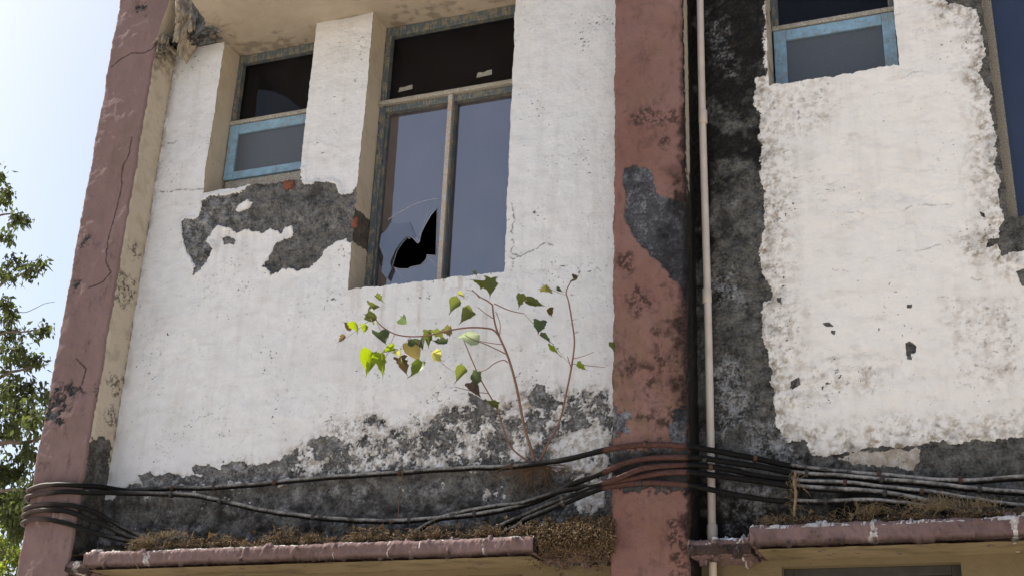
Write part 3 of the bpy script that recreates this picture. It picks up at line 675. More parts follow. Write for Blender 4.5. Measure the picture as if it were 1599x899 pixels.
# --- upper wall band, body, roof, lower wall
def box_v(x0, x1, y0, y1, z0, z1):
    return [(x0, y0, z0), (x1, y0, z0), (x1, y1, z0), (x0, y1, z0), (x0, y0, z1), (x1, y0, z1), (x1, y1, z1), (x0, y1, z1)]
BF = [(0, 3, 2, 1), (4, 5, 6, 7), (0, 1, 5, 4), (1, 2, 6, 5), (2, 3, 7, 6), (3, 0, 4, 7)]
def boxes(bs):
    v = []; f = []
    for b in bs:
        k = len(v); v += box_v(*b); f += [tuple(i+k for i in q) for q in BF]
    return v, f
def bev(o, w=.004, seg=2):
    m = o.modifiers.new('b', 'BEVEL'); m.width = w; m.segments = seg; m.limit_method = 'ANGLE'; return o
def flatwear(o, w):
    me = o.data; ca = me.color_attributes.new('wear', 'FLOAT_COLOR', 'POINT')
    ca.data.foreach_set('color', np.tile(np.array(w, np.float32), len(me.vertices)))
    return o
def bx(name, bs, matl, parent=None, bevel=0, wear=None):
    v, f = boxes(bs); o = link(name, v, f, matl, parent, smooth=False)
    if wear is not None: flatwear(o, wear)
    if bevel: bev(o, bevel)
    return o
bx('upper_wall', [(XL1, XM0, .0, .3, SOF+.062, ZT), (XM1, 1.9, .0, .3, SOF+.062, ZT)], M_white, B, wear=(1, .05, .2, 0))
bx('shell_wall', [(XL0+.01, XL0+.2, .02, 7, 0, ZT), (1.7, 1.9, .35, 7, 0, ZT), (XL0+.01, 1.9, 6.8, 7, 0, ZT)], M_shell, B)
bx('roof_slab', [(XL0-.1, 2.0, -.3, 7.1, ZT+.003, ZT+.2)], M_shell, B)
bx('floor_slab', [(XL0+.21, 1.69, .35, 6.79, 3.5, 3.65)], M_shell, B)
# lower storey: yellowed wall with window openings
z_ = 2.862
LW1 = (-4.75, float(AY(905, 890, 0)[0])-.35); LW2 = (-1.136, -.216)
low = [(XL1, LW1[0], .004, .25, 0, z_), (LW1[1], XM0, .004, .25, 0, z_), (XL1, XM0, .004, .25, z_, 2.91), (LW1[0], LW1[1], .004, .25, 0, 1.2),
       (XM1, LW2[0], .004, .25, 0, z_), (LW2[1], 1.9, .004, .25, 0, z_), (XM1, 1.9, .004, .25, z_, 2.91), (LW2[0], LW2[1], .004, .25, 0, 1.2)]
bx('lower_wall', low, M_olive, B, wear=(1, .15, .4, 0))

# --- windows -------------------------------------------------
def poly_plate(name, outline, y, th, matl, parent, hole=None, inner=None):
    """flat plate in the x-z plane, optional hole, real thickness"""
    import bmesh
    from mathutils.geometry import tessellate_polygon
    loops = [outline]+([hole] if hole else [])
    flat = [p for L in loops for p in L]
    tri = tessellate_polygon([[Vector((p[0], p[1], 0)) for p in L] for L in loops])
    n = len(flat); v = [(p[0], y, p[1]) for p in flat]+[(p[0], y+th, p[1]) for p in flat]
    f = [tuple(t) for t in tri]+[tuple(i+n for i in t[::-1]) for t in tri]; k = 0
    for L in loops:
        m_ = len(L); f += [(k+i, k+(i+1) % m_, k+(i+1) % m_+n, k+i+n) for i in range(m_)]; k += m_
    o = link(name, v, f, matl, parent, smooth=False)
    bm = bmesh.new(); bm.from_mesh(o.data); bmesh.ops.recalc_face_normals(bm, faces=bm.faces); bm.to_mesh(o.data); bm.free()
    return o
def win_root(lab):
    o = bpy.data.objects.new('window', None); COL.objects.link(o); o.parent = B; o.matrix_parent_inverse = Matrix.Translation(-Vector(B.location)); o['label'] = lab
    o.empty_display_size = .05; return o
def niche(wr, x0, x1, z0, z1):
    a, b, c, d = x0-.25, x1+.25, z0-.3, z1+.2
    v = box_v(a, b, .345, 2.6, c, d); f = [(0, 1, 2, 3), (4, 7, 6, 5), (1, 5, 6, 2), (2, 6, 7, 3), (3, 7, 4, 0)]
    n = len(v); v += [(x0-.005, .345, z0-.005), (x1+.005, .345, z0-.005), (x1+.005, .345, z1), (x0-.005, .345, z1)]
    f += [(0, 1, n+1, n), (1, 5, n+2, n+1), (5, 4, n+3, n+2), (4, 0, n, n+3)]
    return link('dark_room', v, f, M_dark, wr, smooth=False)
YF = .215
def small_window(W, lab, tz, jam=.045, base=None):
    x0, x1, z0, z1 = W; wr = win_root(lab)
    z1 = SOF-.004 if z1 > SOF else z1
    bx('frame', [(x0+.002, x0+jam, YF, YF+.07, tz+.035, z1), (x1-jam, x1-.002, YF, YF+.07, tz+.035, z1), (x0+jam, x1-jam, YF+.003, YF+.067, z1-.07, z1),
                 (x0+.002, x0+.02, YF+.03, YF+.09, z0, tz), (x1-.02, x1-.002, YF+.03, YF+.09, z0, tz)], M_frame, wr, .003)
    bx('transom', [(x0+.002, x1-.002, YF-.02, YF+.075, tz, tz+.033)], M_rail, wr, .006)
    s0, s1, w = (z0+.004 if base is None else base), tz-.004, .080
    sx0, sx1 = x0+.012, x1-.012
    bx('sash', [(sx0, sx0+w, YF-.012, YF+.026, s0, s1), (sx1-w, sx1, YF-.012, YF+.026, s0, s1), (sx0+w, sx1-w, YF-.010, YF+.024, s1-w, s1-.001), (sx0+w, sx1-w, YF-.010, YF+.024, s0+.001, s0+w*.8)], M_sash, wr, .004)
    if base is not None: bx('subsill', [(x0+.022, x1-.022, YF+.005, YF+.09, z0-.03, base-.004)], M_rail, wr, .006)
    bx('pane', [(sx0+w-.004, sx1-w+.004, YF+.008, YF+.012, s0+w*.8-.004, s1-w+.004)], M_frost, wr)
    bx('pane', [(x0+jam-.004, x1-jam+.004, YF+.045, YF+.049, tz+.030, z1-.066)], M_glassd, wr)
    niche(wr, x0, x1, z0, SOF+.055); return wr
tzL = float(AY(420, 184, YF)[2])-.02; tzR = float(AY(1300, 30, YF)[2])-.025
w1 = small_window(WS, 'small two light window with a blue sash, nearest the corner pilaster', tzL, base=float(AY(410, 274, YF)[2]))
w2 = small_window(RS, 'small window with a bright blue sash beside the black stained wall', tzR)
# a torn pale card behind the upper pane of the far small window
c0 = [AY(a, b, YF+.11) for a, b in ((416,146),(428,147),(446,150),(458,160),(466,168),(466,182),(414,188))]
poly_plate('card', [(p[0], p[2]) for p in c0], YF+.11, .003, simple('dull_card', (.16, .16, .19), (.20, .20, .23), 20), w1)

x0, x1, z0, z1 = WBg; z1 = SOF-.004
wr = win_root('tall window with one broken lower pane')
tz = float(AY(600, 158, YF)[2])-.045
jam = .05
bx('frame', [(x0+.002, x0+jam, YF, YF+.085, z0, z1), (x1-jam, x1-.002, YF, YF+.085, z0, z1), (x0+jam, x1-jam, YF+.003, YF+.08, z1-.075, z1),
             (x0+jam, x1-jam, YF+.02, YF+.08, z0-.03, z0+.02), (x0+jam, x1-jam, YF+.006, YF+.075, tz-.05, tz-.002)], M_frame, wr, .004)
bx('transom', [(x0+.002, x1-.002, YF-.028, YF+.08, tz, tz+.034)], M_rail, wr, .007)
mx = float(AY(692, 300, YF)[0]); mw = .034
bx('mullion', [(mx, mx+mw, YF-.02, YF+.01, z0, tz-.003)], M_mull, wr, .004)
bx('mullion_side', [(mx+.002, mx+mw+.012, YF+.0101, YF+.075, z0, tz-.052)], M_frame, wr, .003).name = 'mullion_back'
bx('inner_bead', [(x0+jam+.001, x0+jam+.016, YF+.03, YF+.05, z0+.02, tz-.052)], M_frame, wr)
gy_ = YF+.052
hp = [(683,325),(673,336),(665,350),(658,364),(655,378),(652,380),(644,371),(637,370),(628,380),(620,392),(613,415),(616,418),(624,420),(637,420),(642,417),(657,414),(665,406),(667,398),(678,399),(681,398)]
hole = [(float(AY(a, b, gy_)[0]), float(AY(a, b, gy_)[2])) for a, b in hp]
ga, gb = x0+jam-.004, mx+.004+.016
hole = [(min(a, gb-.006), b) for a, b in hole]
p1 = poly_plate('pane', [(ga, z0+.015), (gb, z0+.015), (gb, tz-.046), (ga, tz-.046)], gy_, .004, M_glass, wr, hole)
p1['label'] = 'broken dusty pane with a jagged hole'
bx('pane', [(mx+mw+.006, x1-jam+.004, gy_, gy_+.004, z0+.015, tz-.046)], M_glass, wr)
bx('pane', [(ga, x1-jam+.004, gy_, gy_+.004, tz+.03, z1-.072)], M_glassd, wr)
def tube(name, pts, rad, matl, parent=None, sides=8, sub=6, wear=None, closed_ends=True, jitter=0, seed=0):
    pts = np.array(pts, float); rad = np.array(rad if hasattr(rad, '__len__') else [rad]*len(pts), float)
    P = []; Rr = []
    n = len(pts)
    for i in range(n-1):
        p0, p1_, p2, p3 = pts[max(i-1, 0)], pts[i], pts[i+1], pts[min(i+2, n-1)]
        for k in range(sub):
            t = k/sub
            P.append(.5*((2*p1_)+(-p0+p2)*t+(2*p0-5*p1_+4*p2-p3)*t*t+(-p0+3*p1_-3*p2+p3)*t**3)); Rr.append(rad[i]*(1-t)+rad[i+1]*t)
    P.append(pts[-1]); Rr.append(rad[-1]); P = np.array(P); Rr = np.array(Rr)
    if jitter:
        s_ = np.concatenate([[0], np.cumsum(np.linalg.norm(np.diff(P, axis=0), axis=1))])
        P[:, 2] += jitter*fbm(s_, s_*0+seed, 3, 3, 900+seed); P[:, 1] += jitter*fbm(s_, s_*0+seed+5, 3, 3, 950+seed)
        Rr = Rr*(1+.06*fbm(s_, s_*0, 12, 2, 970+seed))
    T_ = np.gradient(P, axis=0); T_ /= np.linalg.norm(T_, axis=1)[:, None]+1e-9
    ref = np.array([.13, .2, .97]) if abs(T_[:, 2]).mean() < .8 else np.array([.9, .1, .2])
    A = np.cross(T_, ref); A /= np.linalg.norm(A, axis=1)[:, None]; Bv = np.cross(T_, A)
    ph = np.linspace(0, 2*np.pi, sides, endpoint=False)
    V = P[:, None]+Rr[:, None, None]*(np.cos(ph)[None, :, None]*A[:, None]+np.sin(ph)[None, :, None]*Bv[:, None])
    m_ = len(P); i = np.arange(m_*sides).reshape(m_, sides); j = np.roll(i, -1, 1)
    q = np.stack([i[:-1], i[1:], j[1:], j[:-1]], -1).reshape(-1, 4)
    if name is None: return V.reshape(-1, 3), q
    fs = [tuple(a) for a in q]+[tuple(i[0]), tuple(i[-1][::-1])]
    return link(name, V.reshape(-1, 3), fs, matl, parent)
hr = [np.array([a, gy_-.0015, b]) for a, b in hole]; hr.append(hr[0])
tube('broken_edge', hr, .0022, M_crack, wr, 5, 1)
sh = [AY(a, b, gy_) for a, b in ((607,362),(613,350),(626,352),(640,347),(650,370),(644,371),(637,370),(628,380),(620,392),(612,412),(614,421),(607,438),(599,428),(602,405),(596,388),(599,370))]
so = poly_plate('glass_shard', [(p[0], p[2]) for p in sh], 0, .004, M_glass, wr)
px0 = sh[4][0]; ta = math.radians(9)
for v_ in so.data.vertices:
    dx_ = v_.co.x-px0; yy_ = v_.co.y
    v_.co.x = px0+dx_*math.cos(ta)+yy_*math.sin(ta); v_.co.y = gy_-.004+yy_*math.cos(ta)+dx_*math.sin(ta)
for ln in (((652,372),(662,350),(668,330),(672,318)),((616,418),(628,432),(640,440)),((667,398),(676,410),(684,416)),((655,378),(640,362),(622,358))):
    tube('crack', [AY(a, b, gy_-.001) for a, b in ln], .0013, M_crack, wr, 5, 2)
cr_ = [AY(a, b, gy_-.001) for a, b in ((606,343),(618,335),(634,326),(650,318),(666,313),(686,310))]
tube('crack', cr_, .0022, M_crack, wr, 5, 3)
cr_ = [AY(a, b, gy_-.001) for a, b in ((633,362),(636,370),(640,373))]
tube('crack', cr_, .0025, M_crack, wr, 5, 3)
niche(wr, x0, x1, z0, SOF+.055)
# scraps of paper stuck on the transom
for a, b, w_, h_ in ((633, 138, 22, 7), (756, 115, 24, 8)):
    q = [AY(a+dx, b+dy, YF+.045) for dx, dy in ((-w_/2, h_/2+3), (-w_/2+2, -h_/2+3), (-4, -h_/2+2), (-3, -1), (3, -3), (4, -h_/2), (w_/2, -h_/2-2), (w_/2, h_/2-2))]
    poly_plate('paper_scrap', [(p[0], p[2]) for p in q], YF+.044, .002, M_scrap, wr)
# tall window, near bay
x0, x1, z0, z1 = RB; z1 = SOF-.004
wr = win_root('tall window with dark glass coloured navy like reflected sky, cut by the right edge of the photo')
bx('frame', [(x0-.02, x0+.052, .05, .13, z0-.02, z1), (x1-.05, x1-.002, .05, .13, z0, z1)], M_timber, wr, .008)
for q in ((z1-.07, z1), (z0-.01, z0+.02), (6.33, 6.40)): bx('rail', [(x0+.052, x1-.052, .055, .125, q[0], q[1])], M_frame, wr, .004)
bx('pane', [(x0+.048, x1-.048, .10, .104, z0+.018, 6.335)], simple('sky_reflection_glass', (.018, .026, .055), (.028, .036, .072), 2, .08, .7, .02), wr)  # blue of the reflected sky put into the base colour
bx('pane', [(x0+.048, x1-.048, .10, .104, 6.395, z1-.066)], M_glassd, wr)
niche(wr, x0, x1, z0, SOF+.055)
M_tieb2 = simple('dark_grey_paint', (.035, .035, .032), (.06, .058, .05), 12, .8)
# lower storey windows, mostly under the frame
for xa, xb, lab in ((*LW1, 'dark lower window under the long sunshade, barely in view'), (*LW2, 'dark lower window under the sunshade right of the drainpipe')):
    wl = win_root(lab); bx('frame', [(xa, xa+.05, .08, .15, 1.2, z_), (xb-.05, xb, .08, .15, 1.2, z_), (xa+.05, xb-.05, .08, .15, z_-.05, z_), (xa+.05, xb-.05, .08, .15, 1.2, 1.25)], M_tieb2, wl, .004)
    bx('pane', [(xa+.046, xb-.046, .11, .114, 1.246, z_-.046)], M_glassd, wl)
    niche(wl, xa, xb, 1.2, z_)

# ------------------------------------------------------------------ drainpipe
def ring(name, x, y, z0, z1, r, matl, parent, prof=None, seg=24):
    prof = prof or [(z0, r*.9), (z0+.003, r), (z1-.003, r), (z1, r*.9)]
    v = []; f = []
    for z, rr in prof:
        for k in range(seg): a = 2*math.pi*k/seg; v.append((x+rr*math.cos(a), y+rr*math.sin(a), z))
    for i in range(len(prof)-1):
        for k in range(seg): f.append((i*seg+k, i*seg+(k+1) % seg, (i+1)*seg+(k+1) % seg, (i+1)*seg+k))
    f += [tuple(range(seg))[::-1], tuple((len(prof)-1)*seg+k for k in range(seg))]
    return link(name, v, f, matl, parent)
PXX, PYY = -1.478, -.075
PXX = float(AY(1103, 420, PYY)[0])
D = empty('drainpipe', (PXX, PYY, 0), 'thin cream plastic drainpipe running down the corner beside the brick pink pilaster', 'drainpipe')
pts = [(PXX+.004*math.sin(z*1.9), PYY+.003*math.cos(z*2.3), z) for z in np.linspace(.1, 8.2, 40)]
tube('pipe', pts, .0225, M_pipe, D, 20, 2)
for z in (float(AY(1097, 183, PYY)[2]), float(AY(1102, 462, PYY)[2])):
    ring('coupling', PXX, PYY, z-.045, z+.045, .0275, M_pipe, D)
ring('coupling', PXX, PYY, 3.0, 3.09, .029, M_pipe, D)

# ------------------------------------------------------------------ cables
def cable_mat():
    m, n, l, b = mat('black_cable_sheath'); co = n.new('ShaderNodeTexCoord').outputs['Object']
    sx = n.new('ShaderNodeSeparateXYZ'); l.new(co, sx.inputs[0]); nrm = n.new('ShaderNodeNewGeometry')
    n1 = noise(n, l, co, 9, 5, .7); n2 = noise(n, l, co, 60, 5, .7)
    c = mix(n, l, rng_(n, l, n2, .35, .65), (.004, .004, .004), (.013, .0125, .012))
    # grime dust lying where nothing repainted the sheath
    def zone(a, b, s=.05):
        p = math_(n, l, 'ADD', sx.outputs[0], rng_(n, l, n2, .2, .8, -.02, .02))
        return math_(n, l, 'MULTIPLY', rng_(n, l, p, a-s, a+s), rng_(n, l, p, b+s, b-s))
    z1_ = zone(-5.15, -2.55, .3); z2_ = zone(-1.02, 3, .02)
    zz = math_(n, l, 'ADD', z1_, z2_, True)
    ns = n.new('ShaderNodeSeparateXYZ'); l.new(nrm.outputs['Normal'], ns.inputs[0])
    zz = math_(n, l, 'MULTIPLY', zz, rng_(n, l, math_(n, l, 'ADD', ns.outputs[2], rng_(n, l, n2, .2, .8, -.3, .3)), -.45, .35))
    c = mix(n, l, math_(n, l, 'MULTIPLY', zz, rng_(n, l, n1, .36, .56, .15, 1.)), c, mix(n, l, rng_(n, l, n2, .3, .7), (.17, .16, .145), (.36, .345, .32)))
    c = mix(n, l, zone(-2.06, -1.58, .012), c, mix(n, l, rng_(n, l, n2, .3, .7), (.105, .052, .043), (.035, .02, .018)))
    c = mix(n, l, math_(n, l, 'MULTIPLY', zone(-6.5, -5.90, .05), .6), c, mix(n, l, rng_(n, l, n2, .3, .7), (.14, .10, .09), (.05, .04, .035)))
    b.inputs['Specular IOR Level'].default_value = .07
    l.new(c, b.inputs['Base Color']); b.inputs['Roughness'].default_value = .5
    bump(n, l, b, n2, .4, .002); return m
M_cable = cable_mat()
M_clip = simple('rusty_tie', (.09, .042, .026), (.03, .02, .016), 60, .8)
M_tieb = simple('black_tie', (.02, .02, .02), (.04, .035, .03), 60, .6)
YP = PY-.034
cables = [
 ('topmost black cable rising from the corner pilaster to cross the pink pilaster highest', .0168,
  [(51,772,None),(47,766,-.245),(70,757,YP),(110,756,YP),(150,759,-.20),(200,765,-.10),(275,762,-.07),(330,761,-.06),(400,756,-.05),(500,746,-.05),(620,738,-.05),(720,731,-.05),(800,728,-.06),(860,721,-.12),(900,713,-.20),(948,701,YP),(1006,693,YP-.004),(1075,697,YP),(1120,704,-.24),(1176,714,-.17),(1240,728,-.14),(1310,737,-.13),(1377,742,-.13),(1446,748,-.13),(1520,750,-.13),(1599,745,-.13),(1700,738,-.13)]),
 ('grey dusted cable sagging lowest along the left sunshade', .0168,
  [(50,785,None),(46,778,-.245),(66,770,YP),(110,767,YP),(160,769,-.22),(230,770,-.14),(300,773,-.13),(370,787,-.13),(430,800,-.13),(500,808,-.14),(570,813,-.14),(630,813,-.14),(700,807,-.14),(760,800,-.14),(830,785,-.17),(900,753,-.23),(940,738,YP),(980,722,YP-.003),(1028,714,YP),(1075,714,YP),(1120,718,-.25),(1180,727,-.19),(1240,738,-.17),(1313,743,-.16),(1366,748,-.16),(1472,757,-.16),(1539,765,-.16),(1600,769,-.16),(1700,774,-.16)]),
 ('cable leaving the moss near the sapling, third from the top across the pink pilaster', .0155,
  [(46,802,None),(42,796,-.245),(60,788,YP),(110,788,YP),(150,800,-.25),(190,822,-.22),(225,838,-.2),(300,856,-.16),(450,862,-.14),(600,850,-.14),(680,812,-.14),(720,800,-.14),(770,790,-.14),(815,786,-.16),(870,768,-.22),(915,760,-.26),(953,750,YP-.028),(1006,731,YP-.02),(1060,725,YP),(1078,725,YP),(1120,729,-.25),(1180,742,-.20),(1246,750,-.19),(1313,753,-.19),(1377,760,-.19),(1446,768,-.19),(1512,778,-.19),(1579,787,-.19),(1700,798,-.19)]),
 ('thick cable fourth from the top across the pink pilaster, disappearing into the moss', .0168,
  [(44,812,None),(40,806,-.25),(60,796,YP-.004),(100,797,YP),(150,814,-.26),(190,832,-.24),(225,845,-.2),(300,862,-.17),(500,866,-.16),(700,850,-.16),(800,812,-.18),(830,800,-.20),(870,783,-.24),(926,762,-.27),(975,748,YP-.004),(1028,739,YP-.004),(1078,737,YP),(1120,742,-.25),(1180,750,-.22),(1246,760,-.22),(1313,764,-.22),(1382,770,-.22),(1446,781,-.22),(1500,800,-.2),(1600,812,-.18)]),
 ('lowest of the black cables crossing the pink pilaster', .0155,
  [(42,824,None),(38,818,-.25),(56,810,YP),(95,814,YP),(150,832,-.26),(190,842,-.24),(225,850,-.2),(300,864,-.17),(500,870,-.16),(700,862,-.16),(800,825,-.2),(822,811,-.22),(870,790,-.25),(915,771,-.27),(955,758,YP),(1006,753,YP),(1075,757,YP),(1118,766,-.26),(1187,778,-.24),(1246,782,-.24),(1340,782,-.24),(1390,784,-.24),(1440,790,-.22),(1520,806,-.2)]),
]
ctie = [[110,270,335,430,625,800,1007,1180,1373,1500],[120,268,345,490,640,742,1100,1260,1377,1530],[90,1320,960,1110,1440],[60,110,880,1240,1382],[80,880,1000,1290,1480]]
for k, (lab, r, pts) in enumerate(cables):
    W3 = []
    for a, b, Y in pts:
        if Y is None:
            p = np.array(AX(a, b, XL0-.035)); W3 = [(XL0-.03, .9, p[2]-.05), (XL0-.03, .4, p[2]-.02), (XL0-.034, -.05, p[2]), (XL0-.03, -.2, p[2]+.01)]
        else: W3.append(tuple(AY(a, b, Y)))
    W3[4] = (XL0+.005, YP+.004, W3[4][2])
    root = empty('cable', (XL0, -.28, 0), lab, 'cable', 'cables strung across the building')
    root.location = W3[5]
    tube('sheath', W3, r, M_cable, root, 10, 8, jitter=.006, seed=k)
    for t in ctie[k]:
        # a tie round the cable at this place along it
        for i in range(4, len(pts)-1):
            a0, b0, Y0 = pts[i]; a1, b1, Y1 = pts[i+1]
            if a0 <= t < a1:
                u = (t-a0)/(a1-a0); q0 = AY(a0, b0, Y0); q1 = AY(a1, b1, Y1); c = q0+(q1-q0)*u; d = (q1-q0)/np.linalg.norm(q1-q0)
                tube('tie', [c-d*.010, c, c+d*.010], r*1.28, M_clip if k in (0, 2) else M_tieb, root, 12, 2)

# ------------------------------------------------------------------ plants on the ledge
def leaf_mat(name, trans=.45, rough=.5):
    m, n, l, b = mat(name)
    at = N(n, 'Attribute', attribute_name='Col'); out = n['Material Output']
    co = n.new('ShaderNodeTexCoord').outputs['Object']; f = noise(n, l, co, 120, 3, .6)
    c = mix(n, l, rng_(n, l, f, .3, .7, 0, .35), at.outputs['Color'], (.10, .09, .03))
    l.new(c, b.inputs['Base Color']); b.inputs['Roughness'].default_value = rough
    hs = n.new('ShaderNodeHueSaturation'); hs.inputs['Value'].default_value = 2.6; hs.inputs['Saturation'].default_value = 1.15; hs.inputs['Hue'].default_value = .485
    l.new(c, hs.inputs['Color'])
    tr = n.new('ShaderNodeBsdfTranslucent'); l.new(hs.outputs[0], tr.inputs[0])
    ms = n.new('ShaderNodeMixShader'); ms.inputs[0].default_value = trans
    l.new(b.outputs[0], ms.inputs[1]); l.new(tr.outputs[0], ms.inputs[2]); l.new(ms.outputs[0], out.inputs[0]); return m
M_leaf = leaf_mat('peepal_leaf'); M_tleaf = leaf_mat('tree_leaf', .4, .8); M_dead = leaf_mat('dead_leaf', .08, .9)
M_stem = simple('young_brown_bark', (.22, .12, .085), (.14, .075, .055), 40, .7)
M_root = simple('dry_root', (.16, .10, .06), (.09, .055, .035), 60, .9)
HEART = [(0, 0), (.10, .10), (.26, .13), (.40, .05), (.47, -.10), (.47, -.26), (.40, -.44), (.28, -.60), (.15, -.74), (.06, -.86), (.02, -1.0), (0, -1.12)]
def leafgeo(c, size, ang, tilt, turn, fold, curl, bite=0):
    """heart-shaped leaf with drip tip; returns verts (two halves) and quads"""
    rows = []
    H = HEART; ys = [p[1] for p in H]
    nrow = 11; vs = []
    yy = np.linspace(.06, -1.12, nrow)
    out = []
    for j, y in enumerate(yy):
        # half width at y
        w_ = 0
        for (xa, ya), (xb, yb) in zip(H[2:-1], H[3:]):
            if (ya >= y >= yb): w_ = xa+(xb-xa)*(ya-y)/(ya-yb+1e-9)
        if y > H[2][1]: w_ = .2
        if y > .05: w_ = max(w_, .22)
        if bite: w_ *= 1-bite*random.random()*.6
        mid = y if y < .0 else 0.0
        for s in (-1, -.5, 0, .5, 1):
            x = s*w_; yv = y if s else min(y, 0)
            zf = abs(x)*fold+curl*(y*y)+.03*math.sin(5*y+3*s)
            out.append((x*math.cos(fold*.6), yv, zf))
    V = np.array(out)*size
    q = [(j*5+i, j*5+i+1, (j+1)*5+i+1, (j+1)*5+i) for j in range(nrow-1) for i in range(4)]
    # local frame: y up in picture, x right, z towards viewer; tip points to angle ang (degrees, 0 = right, 90 = up)
    a = math.radians(ang+90); ca, sa = math.cos(a), math.sin(a)
    V = V-np.array([0, -.5*size, 0])
    ct, st = math.cos(turn), math.sin(turn); X = V[:, 0]*ct+V[:, 2]*st; Z = -V[:, 0]*st+V[:, 2]*ct; V = np.stack([X, V[:, 1], Z], -1)
    ct, st = math.cos(tilt), math.sin(tilt); Yv = V[:, 1]*ct-V[:, 2]*st; Z = V[:, 1]*st+V[:, 2]*ct; V = np.stack([V[:, 0], Yv, Z], -1)
    X = V[:, 0]*ca-V[:, 1]*sa; Yv = V[:, 0]*sa+V[:, 1]*ca
    return np.array(c)+X[:, None]*R0+Yv[:, None]*np.array([0, 0, 1.])+V[:, 2:3]*np.array([0, -1, 0.]), q
base = AY(838, 726, -.06)
S = empty('sapling', tuple(base), 'young heart-leaved fig sapling with brown stems growing from the wall above the cables', 'sapling')
br = [([(838,728,-.04),(835,718,-.06),(820,670,-.12),(810,621,-.19),(803,589,-.24),(792,553,-.29),(778,521,-.33),(772,500,-.36),(769,476,-.38)], .0105, .005),
 ([(769,476,-.38),(760,469,-.39),(749,463,-.41),(737,452,-.43)], .005, .003), ([(772,474,-.38),(795,484,-.42),(817,489,-.45)], .004, .0025),
 ([(772,498,-.36),(758,489,-.38),(746,479,-.40)], .003, .002), ([(780,525,-.33),(781,505,-.35),(774,486,-.36)], .003, .002),
 ([(781,527,-.32),(772,516,-.35),(760,512,-.38),(731,511,-.44),(699,516,-.49),(671,523,-.53),(642,525,-.57),(617,521,-.60),(600,512,-.62),(590,503,-.63),(585,494,-.64)], .006, .003),
 ([(791,553,-.29),(763,539,-.33),(735,528,-.38),(726,522,-.4)], .0038, .002), ([(786,538,-.30),(770,536,-.33),(749,532,-.36)], .003, .002),
 ([(793,566,-.28),(786,562,-.29),(772,567,-.31),(760,576,-.32),(749,580,-.33)], .0038, .002),
 ([(829,722,-.05),(803,703,-.09),(790,681,-.12),(778,642,-.17),(763,614,-.21),(749,589,-.25),(735,557,-.29),(724,530,-.32)], .006, .003),
 ([(763,614,-.21),(740,611,-.24),(710,603,-.27)], .0028, .0018),
 ([(843,720,-.05),(856,692,-.09),(874,656,-.14),(884,614,-.19),(892,574,-.24),(897,535,-.28),(893,500,-.32),(888,471,-.35),(884,457,-.36),(888,446,-.37),(893,438,-.38)], .007, .003),
 ([(893,568,-.25),(915,570,-.29),(945,573,-.33)], .0025, .0015), ([(895,560,-.25),(910,556,-.28),(927,549,-.31)], .0025, .0015),
 ([(817,489,-.45),(828,500,-.46),(842,515,-.47)], .0015, .001), ([(858,532,-.47),(870,545,-.46),(890,568,-.27)], .0013, .001), ([(892,575,-.24),(888,562,-.26),(886,556,-.27)], .003, .002),
 ([(588,503,-.63),(596,520,-.63),(600,531,-.63)], .0015, .001), ([(617,521,-.60),(612,532,-.6),(607,545,-.6)], .0018, .001), ([(642,525,-.57),(633,535,-.58),(625,545,-.58),(628,562,-.58)], .0018, .001), ([(612,540,-.6),(603,556,-.61),(598,560,-.61)], .0016, .001),
 ([(660,524,-.55),(655,535,-.55),(650,556,-.55)], .0016, .001), ([(625,545,-.58),(640,540,-.57)], .0016, .001), ([(680,556,-.5),(692,568,-.49),(708,580,-.47)], .0018, .001), ([(585,496,-.64),(570,505,-.65),(558,515,-.65),(540,528,-.66)], .0018, .001),
 ([(749,466,-.41),(740,456,-.43),(728,452,-.44)], .002, .001), ([(893,500,-.32),(900,498,-.33)], .002, .001), ([(897,520,-.3),(903,517,-.31)], .002, .001), ([(840,452,-.42),(855,450,-.42),(872,457,-.41),(884,460,-.37)], .0015, .001)]
V_ = []; Q_ = []; k0 = 0
for pts, ra, rb in br:
    P3 = [AY(a, b, Y) for a, b, Y in pts]; rr = np.linspace(ra, rb, len(pts))
    v, q = tube(None, P3, rr, None, sides=7, sub=4, jitter=.003, seed=3); V_.append(v); Q_.append(q+k0); k0 += len(v)
link('stem', np.concatenate(V_), np.concatenate(Q_), M_stem, S)
G1 = (.050, .070, .016); G2 = (.032, .058, .026); G3 = (.12, .18, .018); BR = (.05, .035, .018); PL = (.22, .25, .15); YL = (.22, .23, .07)
